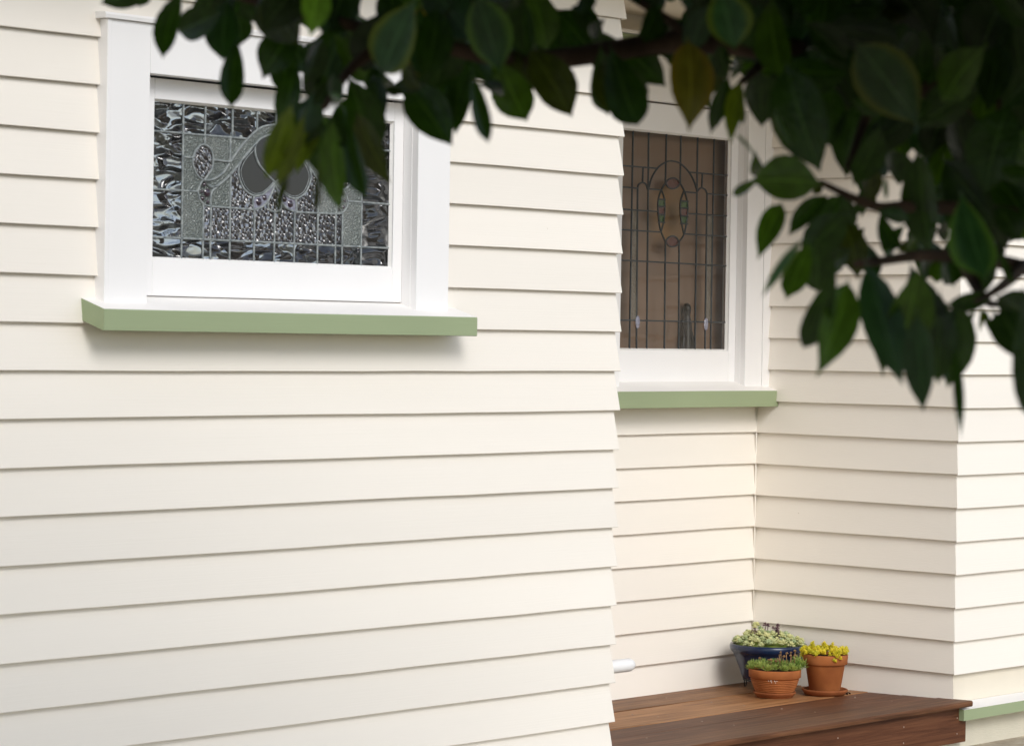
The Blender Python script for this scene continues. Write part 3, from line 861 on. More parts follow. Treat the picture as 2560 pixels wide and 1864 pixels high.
# large blue pot on a wire stand
px, py = 10.492, 7.768
pz = dz(py)
blue = root('flower_pot', (px, py, pz), 'large dark blue glazed pot on black wire feet in the porch corner', 'pot', 'pots in the porch corner')
b = MB()
b.lathe(px, py, [(0.112, pz + 0.045), (0.120, pz + 0.05), (0.126, pz + 0.065), (0.134, pz + 0.09), (0.148, pz + 0.125), (0.160, pz + 0.155), (0.165, pz + 0.168), (0.170, pz + 0.172), (0.178, pz + 0.180), (0.1815, pz + 0.190), (0.1815, pz + 0.202), (0.177, pz + 0.210), (0.170, pz + 0.211), (0.163, pz + 0.205), (0.158, pz + 0.185)], 64)
part('body', b, M['glaze'], blue)
b = MB(); b.lathe(px, py, [(0.001, pz + 0.212), (0.09, pz + 0.207), (0.162, pz + 0.190)], 40, 0, True, False); part('soil', b, M['soil'], blue)
stand = MB()
stand.tube([(px + 0.115 * math.cos(2 * math.pi * k / 32), py + 0.115 * math.sin(2 * math.pi * k / 32), pz + 0.042) for k in range(33)], 0.0032, 6)
part('stand_ring', stand, M['black_metal'], blue)
for k in range(3):
    a = math.radians(222 + 120 * k)
    ca, sa = math.cos(a), math.sin(a)
    b = MB()
    tx, ty = -sa, ca
    R0 = 0.116
    b.tube([(px + R0 * ca - 0.012 * tx, py + R0 * sa - 0.012 * ty, pz + 0.052), (px + R0 * ca - 0.010 * tx, py + R0 * sa - 0.010 * ty, pz + 0.01), (px + R0 * ca - 0.006 * tx, py + R0 * sa - 0.006 * ty, pz + 0.0035),
            (px + R0 * ca + 0.006 * tx, py + R0 * sa + 0.006 * ty, pz + 0.0035), (px + R0 * ca + 0.010 * tx, py + R0 * sa + 0.010 * ty, pz + 0.01), (px + R0 * ca + 0.012 * tx, py + R0 * sa + 0.012 * ty, pz + 0.052)], 0.003, 6)
    part('foot', b, M['black_metal'], blue)
sp = root('succulent', (px, py, pz + 0.20), 'pale green rosette succulent with purple stems filling the blue pot', 'plant', 'plants in the pots')
RM = [rosette_mesh('rosette', M['rosette'], [(8, 0.15, 1.0, 0), (7, 0.6, 0.8, 0.006), (5, 1.05, 0.6, 0.010)], 0.021, 0.0056, 0.75) for _ in range(4)]
pts = []
tries = 0
while len(pts) < 96 and tries < 6000:
    tries += 1
    r = 0.158 * math.sqrt(random.random()); a = random.uniform(0, 6.28)
    x, y = px + r * math.cos(a), py + r * math.sin(a)
    if any((x - q[0]) ** 2 + (y - q[1]) ** 2 < 0.024 ** 2 for q in pts): continue
    pts.append((x, y))
    z = pz + 0.208 + 0.040 * (1 - (r / 0.16) ** 2) + random.uniform(-.006, .012)
    inst('rosette', RM[len(pts) % 4], place(x, y, z, random.uniform(0.72, 1.2), .4), sp)
b = MB(); b.lathe(px, py, [(0.001, pz + 0.238), (0.08, pz + 0.228), (0.155, pz + 0.203)], 32, 0, True, False); part('mat_of_leaves', b, M['spiky'], sp, 'stuff')
for i in range(12):
    t = random.uniform(-0.10, -0.01); s2 = random.uniform(0.02, 0.11)
    inst('rosette', RM[i % 4], place(px + t * .667 + s2 * .745, py - t * .745 + s2 * .667, pz + 0.232 + 0.055 * math.exp(-((t + .055) / .035) ** 2) + random.uniform(-.008, .006), random.uniform(.6, .95), .5), sp)
PM = rosette_mesh('purple_head', M['purple'], [(6, 0.1, 1, 0), (5, .7, .8, .004)], 0.014, 0.0028, 0.7)
for i in range(13):
    t = random.uniform(-0.085, 0.045); s2 = random.uniform(-0.05, 0.05)
    x, y = px + t * 0.667 + s2 * .745, py - t * 0.745 + s2 * .667
    h = random.uniform(0.035, 0.088)
    ex = x + random.uniform(-.016, .016)
    b = MB(); b.tube([(x, y, pz + 0.215), ((x + ex) / 2, y, pz + 0.22 + h * .5), (ex, y, pz + 0.215 + h)], [0.0026, 0.0022, 0.002], 6)
    st = part('flower_stem', b, M['purple'], sp)
    for q in ((1.0, 0.45) if i % 3 else (1.0,)):
        inst('flower_head', PM, place(x + (ex - x) * q, y, pz + 0.215 + h * q, random.uniform(.7, 1.15), .5), sp)

# ribbed terracotta bowl
px, py = 10.235, 7.540
pz = dz(py)
rb = root('flower_pot', (px, py, pz), 'ribbed terracotta bowl on a saucer in front of the blue pot', 'pot', 'pots in the porch corner')
prof = [(0.078, pz + 0.014), (0.081, pz + 0.018)]
z, r = 0.022, 0.083
for i in range(8):
    t = i / 8
    rr = 0.083 + 0.026 * t ** 0.8
    zz = 0.022 + 0.064 * t
    prof += [(rr + 0.0032, pz + zz + 0.0015), (rr + 0.0036, pz + zz + 0.0045), (rr + 0.0002, pz + zz + 0.0062), (rr + 0.0002, pz + zz + 0.0074)]
prof += [(0.110, pz + 0.089), (0.1135, pz + 0.0905), (0.1175, pz + 0.093), (0.119, pz + 0.126), (0.1175, pz + 0.129), (0.112, pz + 0.129), (0.108, pz + 0.112)]
b = MB(); b.lathe(px, py, prof, 56); part('body', b, M['terra'], rb)
b = MB(); b.lathe(px, py, [(0.080, pz + 0.001), (0.084, pz + 0.006), (0.087, pz + 0.012), (0.090, pz + 0.013), (0.0905, pz + 0.017), (0.096, pz + 0.021), (0.096, pz + 0.026), (0.092, pz + 0.027), (0.088, pz + 0.014), (0.001, pz + 0.0135)], 48); part('saucer', b, M['terra_dark'], rb)
b = MB(); b.lathe(px, py, [(0.001, pz + 0.126), (0.112, pz + 0.116)], 32, 0, True, False); part('soil', b, M['soil'], rb)
b = MB()   # small chalky scuffs on the ribs
vw = math.atan2(-py, -px)
for (da, zz, hh, ww) in ((-0.10, 0.087, 0.006, 0.0016), (-0.075, 0.0885, 0.004, 0.004), (-0.04, 0.087, 0.006, 0.0016), (-0.02, 0.0895, 0.0015, 0.006), (-0.07, 0.081, 0.005, 0.0014), (-0.03, 0.080, 0.005, 0.0014)):
    a = vw + da * 4 + .15
    R0 = 0.1118
    x, y = px + R0 * math.cos(a), py + R0 * math.sin(a)
    tx, ty = -math.sin(a), math.cos(a)
    b.add([(x - tx * ww, y - ty * ww, pz + zz - 0.004), (x + tx * ww, y + ty * ww, pz + zz - 0.004), (x + tx * ww, y + ty * ww, pz + zz - 0.004 + hh), (x - tx * ww, y - ty * ww, pz + zz - 0.004 + hh)], [(0, 1, 2, 3)])
part('scuff_mark', b, M['scuff'], rb)
gp = root('succulent', (px, py, pz + 0.115), 'spiky green succulent with brown seed heads in the ribbed bowl', 'plant', 'plants in the pots')
TM = [rosette_mesh('tuft', M['spiky'], [(9, 0.25, 1.0, 0), (7, 0.75, 0.9, 0.003), (4, 1.2, 0.75, 0.005)], 0.030, 0.0024, 0.45) for _ in range(4)]
n = 0
for i in range(64):
    r = 0.112 * math.sqrt(random.random()) if i > 22 else random.uniform(.095, .116); a = random.uniform(0, 6.28)
    x, y = px + r * math.cos(a), py + r * math.sin(a)
    inst('tuft', TM[i % 4], place(x, y, pz + 0.128 + 0.018 * (1 - (r / .116) ** 2) + random.uniform(-.002, .006), random.uniform(.7, 1.15), .5), gp)
for i in range(7):   # longer leaves leaning out on the right
    x, y = px + 0.105 * .667 + random.uniform(-.02, .02), py - 0.105 * .745 + random.uniform(-.02, .02)
    inst('tuft', TM[i % 4], place(x, y, pz + 0.135 + random.uniform(0, .02), random.uniform(1.0, 1.5), .6), gp)
SH = rosette_mesh('seed_head', M['seedhead'], [(7, 0.3, 1.0, 0), (6, .9, .8, .002)], 0.0085, 0.0028, 0.8)
for i in range(15):
    t = random.choice((-0.055, -0.02, 0.01, 0.03, 0.045, 0.06, 0.075, 0.09)) + random.uniform(-.012, .012); s2 = random.uniform(-.05, .05)
    x, y = px + t * .667 + s2 * .745, py - t * .745 + s2 * .667
    h = random.uniform(.022, .042) if t < 0.02 else random.uniform(0.034, 0.078)
    b = MB(); b.tube([(x, y, pz + 0.125), (x + random.uniform(-.004, .004), y, pz + 0.13 + h * .6), (x + random.uniform(-.007, .007), y, pz + 0.135 + h)], 0.0017, 5)
    part('flower_stem', b, M['seedhead'], gp)
    inst('seed_head', SH, place(x, y, pz + 0.135 + h, random.uniform(.8, 1.2), .4), gp)

# plain terracotta pot
px, py = 10.4595, 7.4224
pz = dz(py)
tp = root('flower_pot', (px, py, pz), 'plain tapered terracotta pot on a wide saucer beside the return wall', 'pot', 'pots in the porch corner')
b = MB(); b.lathe(px, py, [(0.066, pz + 0.012), (0.0695, pz + 0.016), (0.090, pz + 0.138), (0.0915, pz + 0.1405), (0.0985, pz + 0.143), (0.101, pz + 0.146), (0.1035, pz + 0.184), (0.102, pz + 0.188), (0.096, pz + 0.188), (0.092, pz + 0.165)], 56); part('body', b, M['terra'], tp)
b = MB(); b.lathe(px, py, [(0.084, pz + 0.001), (0.092, pz + 0.005), (0.096, pz + 0.011), (0.0985, pz + 0.012), (0.099, pz + 0.016), (0.1045, pz + 0.021), (0.105, pz + 0.027), (0.101, pz + 0.030), (0.096, pz + 0.027), (0.091, pz + 0.012), (0.001, pz + 0.0115)], 56); part('saucer', b, M['terra_dark'], tp)
b = MB(); b.lathe(px, py, [(0.001, pz + 0.182), (0.096, pz + 0.174)], 32, 0, True, False); part('soil', b, M['soil'], tp)
yp = root('succulent', (px, py, pz + 0.175), 'golden yellow mat of tiny succulent sprigs in the plain terracotta pot', 'plant', 'plants in the pots')
GM = [rosette_mesh('sprig', M['gold'], [(9, 0.1, 1.0, 0), (8, 0.6, 0.9, 0.004), (6, 1.1, .8, 0.008)], 0.013, 0.0026, 0.8) for _ in range(4)]
for i in range(170):
    r = 0.103 * math.sqrt(random.random()) if i > 40 else random.uniform(.09, .108); a = random.uniform(0, 6.28)
    x, y = px + r * math.cos(a), py + r * math.sin(a)
    z = pz + 0.192 + 0.014 * (1 - (r / .11) ** 2) + random.uniform(-.004, .009)
    inst('sprig', GM[i % 4], place(x, y, z, random.uniform(.7, 1.2), .5), yp)
for (t, s2, h) in ((-0.062, 0, .036), (-0.055, .02, .03), (-0.01, .01, .033), (-0.003, -.01, .028), (0.030, 0, .030), (-0.10, -.01, .015), (-0.112, -.01, .010), (-0.108, -.01, -.022)):
    x, y = px + t * .667 + s2 * .745, py - t * .745 + s2 * .667
    for q in (0.4, .7, 1.0): inst('sprig', GM[int(q * 10) % 4], place(x, y, pz + 0.195 + h * q, random.uniform(.8, 1.1), .5), yp)
for i in range(5):   # a few sprigs hang over the rim
    a = vw + 0.5 + random.uniform(-.2, .2)
    inst('sprig', GM[i % 4], place(px + .108 * math.cos(a), py + .108 * math.sin(a), pz + 0.187 - .006 * i, .8, .8), yp)

# curled dead leaf on the deck
fx, fy = 10.54, 7.347
b = MB()
vs = []
for i in range(9):
    a = math.pi * (i / 8) * 1.15
    for w in (-0.007, 0.007):
        vs.append((fx + 0.013 * math.cos(a) + w * .3, fy + w + 0.002 * math.sin(3 * a), dz(fy) + 0.0012 + 0.010 * abs(math.sin(a))))
b.add(vs, [(2 * i, 2 * i + 1, 2 * i + 3, 2 * i + 2) for i in range(8)])
o = part('dead_leaf', b, M['dry_leaf'], None)
o['label'] = 'small curled dead leaf on the deck beside the plain pot saucer'; o['category'] = 'leaf'

# ------------------------------------------------------------------ the tree in front of the house
tb = Vector((3.948, 2.112, -H))
tree = root('broadleaf_tree', tb, 'evergreen tree with large leathery dark green leaves hanging in front of the house', 'tree')
def limb(pts, r0, r1):
    n = len(pts)
    P2 = []
    for i in range(n - 1):
        for j in range(4):
            P2.append(Vector(pts[i]).lerp(Vector(pts[i + 1]), j / 4))
    P2.append(Vector(pts[-1]))
    for _ in range(2):
        P2 = [P2[0]] + [(P2[i - 1] + 2 * P2[i] + P2[i + 1]) / 4 for i in range(1, len(P2) - 1)] + [P2[-1]]
    k = len(P2)
    b = MB()
    b.tube(P2, [r0 + (r1 - r0) * i / (k - 1) for i in range(k)], 9)
    return b
trunk = part('trunk', limb([tb, (3.96, 2.10, -1.2), (3.93, 2.13, -0.4), (3.94, 2.12, 0.15), (3.86, 2.2, 0.7), (3.8, 2.3, 1.4)], 0.10, 0.05), M['bark'], tree)
BR = [[(3.938, 2.128, 0.15), (3.818, 2.188, 0.264), (3.685, 2.264, 0.338), (3.517, 2.378, 0.397), (3.356, 2.483, 0.431), (3.21, 2.571, 0.435), (3.07, 2.652, 0.399), (3.004, 2.725, 0.396), (2.908, 2.834, 0.429), (2.78, 2.902, 0.45), (2.703, 2.988, 0.483)], [(3.903, 2.088, -0.024), (3.738, 2.124, 0.059), (3.468, 2.126, 0.109), (3.322, 2.14, 0.119), (3.197, 2.13, 0.116), (3.129, 2.13, 0.107), (3.018, 2.104, 0.098)], [(3.938, 2.127, 0.138), (3.61, 2.12, 0.174), (3.414, 2.188, 0.19), (3.269, 2.2, 0.187), (3.229, 2.215, 0.182), (3.176, 2.229, 0.197), (3.126, 2.241, 0.214)], [(3.218, 2.563, 0.436), (3.214, 2.567, 0.458), (3.147, 2.643, 0.515)], [(2.908, 2.834, 0.429), (2.826, 2.849, 0.382), (2.729, 2.805, 0.311)], [(3.322, 2.14, 0.119), (3.173, 2.005, 0.049), (3.021, 1.875, 0.047)], [(3.356, 2.483, 0.431), (3.208, 2.422, 0.38), (3.117, 2.374, 0.354)], [(3.517, 2.378, 0.397), (3.323, 2.294, 0.343), (3.217, 2.259, 0.239)], [(3.468, 2.126, 0.109), (3.101, 1.936, 0.069), (3.037, 1.932, 0.05)]]
RR = [(.028, .006), (.014, .005), (.014, .004), (.010, .004), (.012, .004), (.010, .003), (.010, .004), (.012, .004), (.010, .003)]
for q, (a, c) in zip(BR, RR): part('branch', limb(q, a, c), M['bark'], trunk)
for q in ([(3.86, 2.2, 0.7), (3.4, 2.0, 1.1), (2.8, 2.2, 1.4)], [(3.86, 2.2, 0.7), (4.3, 2.5, 1.2), (4.6, 2.9, 1.7)], [(3.82, 2.25, 1.1), (3.5, 2.8, 1.6), (3.2, 3.3, 1.9)], [(3.93, 2.13, .2), (3.7, 1.6, .9), (3.2, 1.2, 1.3)]):
    part('branch', limb(q, .03, .008), M['bark'], trunk)

PROF = [(0.0, .018), (.06, .022), (.11, .15), (.17, .40), (.28, .74), (.44, .97), (.57, 1.0), (.7, .91), (.81, .66), (.89, .36), (.95, .12), (1.0, .01)]
def leaf_geo(bend, fold, wav, tip):
    vs, fs, ac = [], [], []
    n = len(PROF)
    for i, (t, w) in enumerate(PROF):
        zc = -bend * (t - .45) ** 2 + (tip * (t - .85) ** 2 * 8 if t > .85 else 0)
        for k in (-1, -.55, 0, .55, 1):
            x = 0.5 * w * k
            vs.append((t, x, zc + fold * abs(x) + wav * math.sin(9 * t + 2 * k) * abs(k)))
            ac.append(abs(k))
    fs = [(i * 5 + k, i * 5 + k + 1, i * 5 + 6 + k, i * 5 + 5 + k) for i in range(n - 1) for k in range(4)]
    return vs, fs, ac
SHAPES = [leaf_geo(.25, .25, .012, -.2), leaf_geo(.45, .15, .02, .3), leaf_geo(.1, .35, .015, .2), leaf_geo(.6, .2, .01, -.3)]
LMESH = {}
def leafmesh(kind, s):
    if (kind, s) not in LMESH:
        vs, fs, ac = SHAPES[s]
        me = bpy.data.meshes.new('leaf')
        me.from_pydata(vs, [], fs)
        me.materials.append(LM[kind])
        at = me.attributes.new('across', 'FLOAT', 'POINT')
        at.data.foreach_set('value', ac)
        me.polygons.foreach_set('use_smooth', [True] * len(fs))
        me.update()
        LMESH[(kind, s)] = me
    return LMESH[(kind, s)]
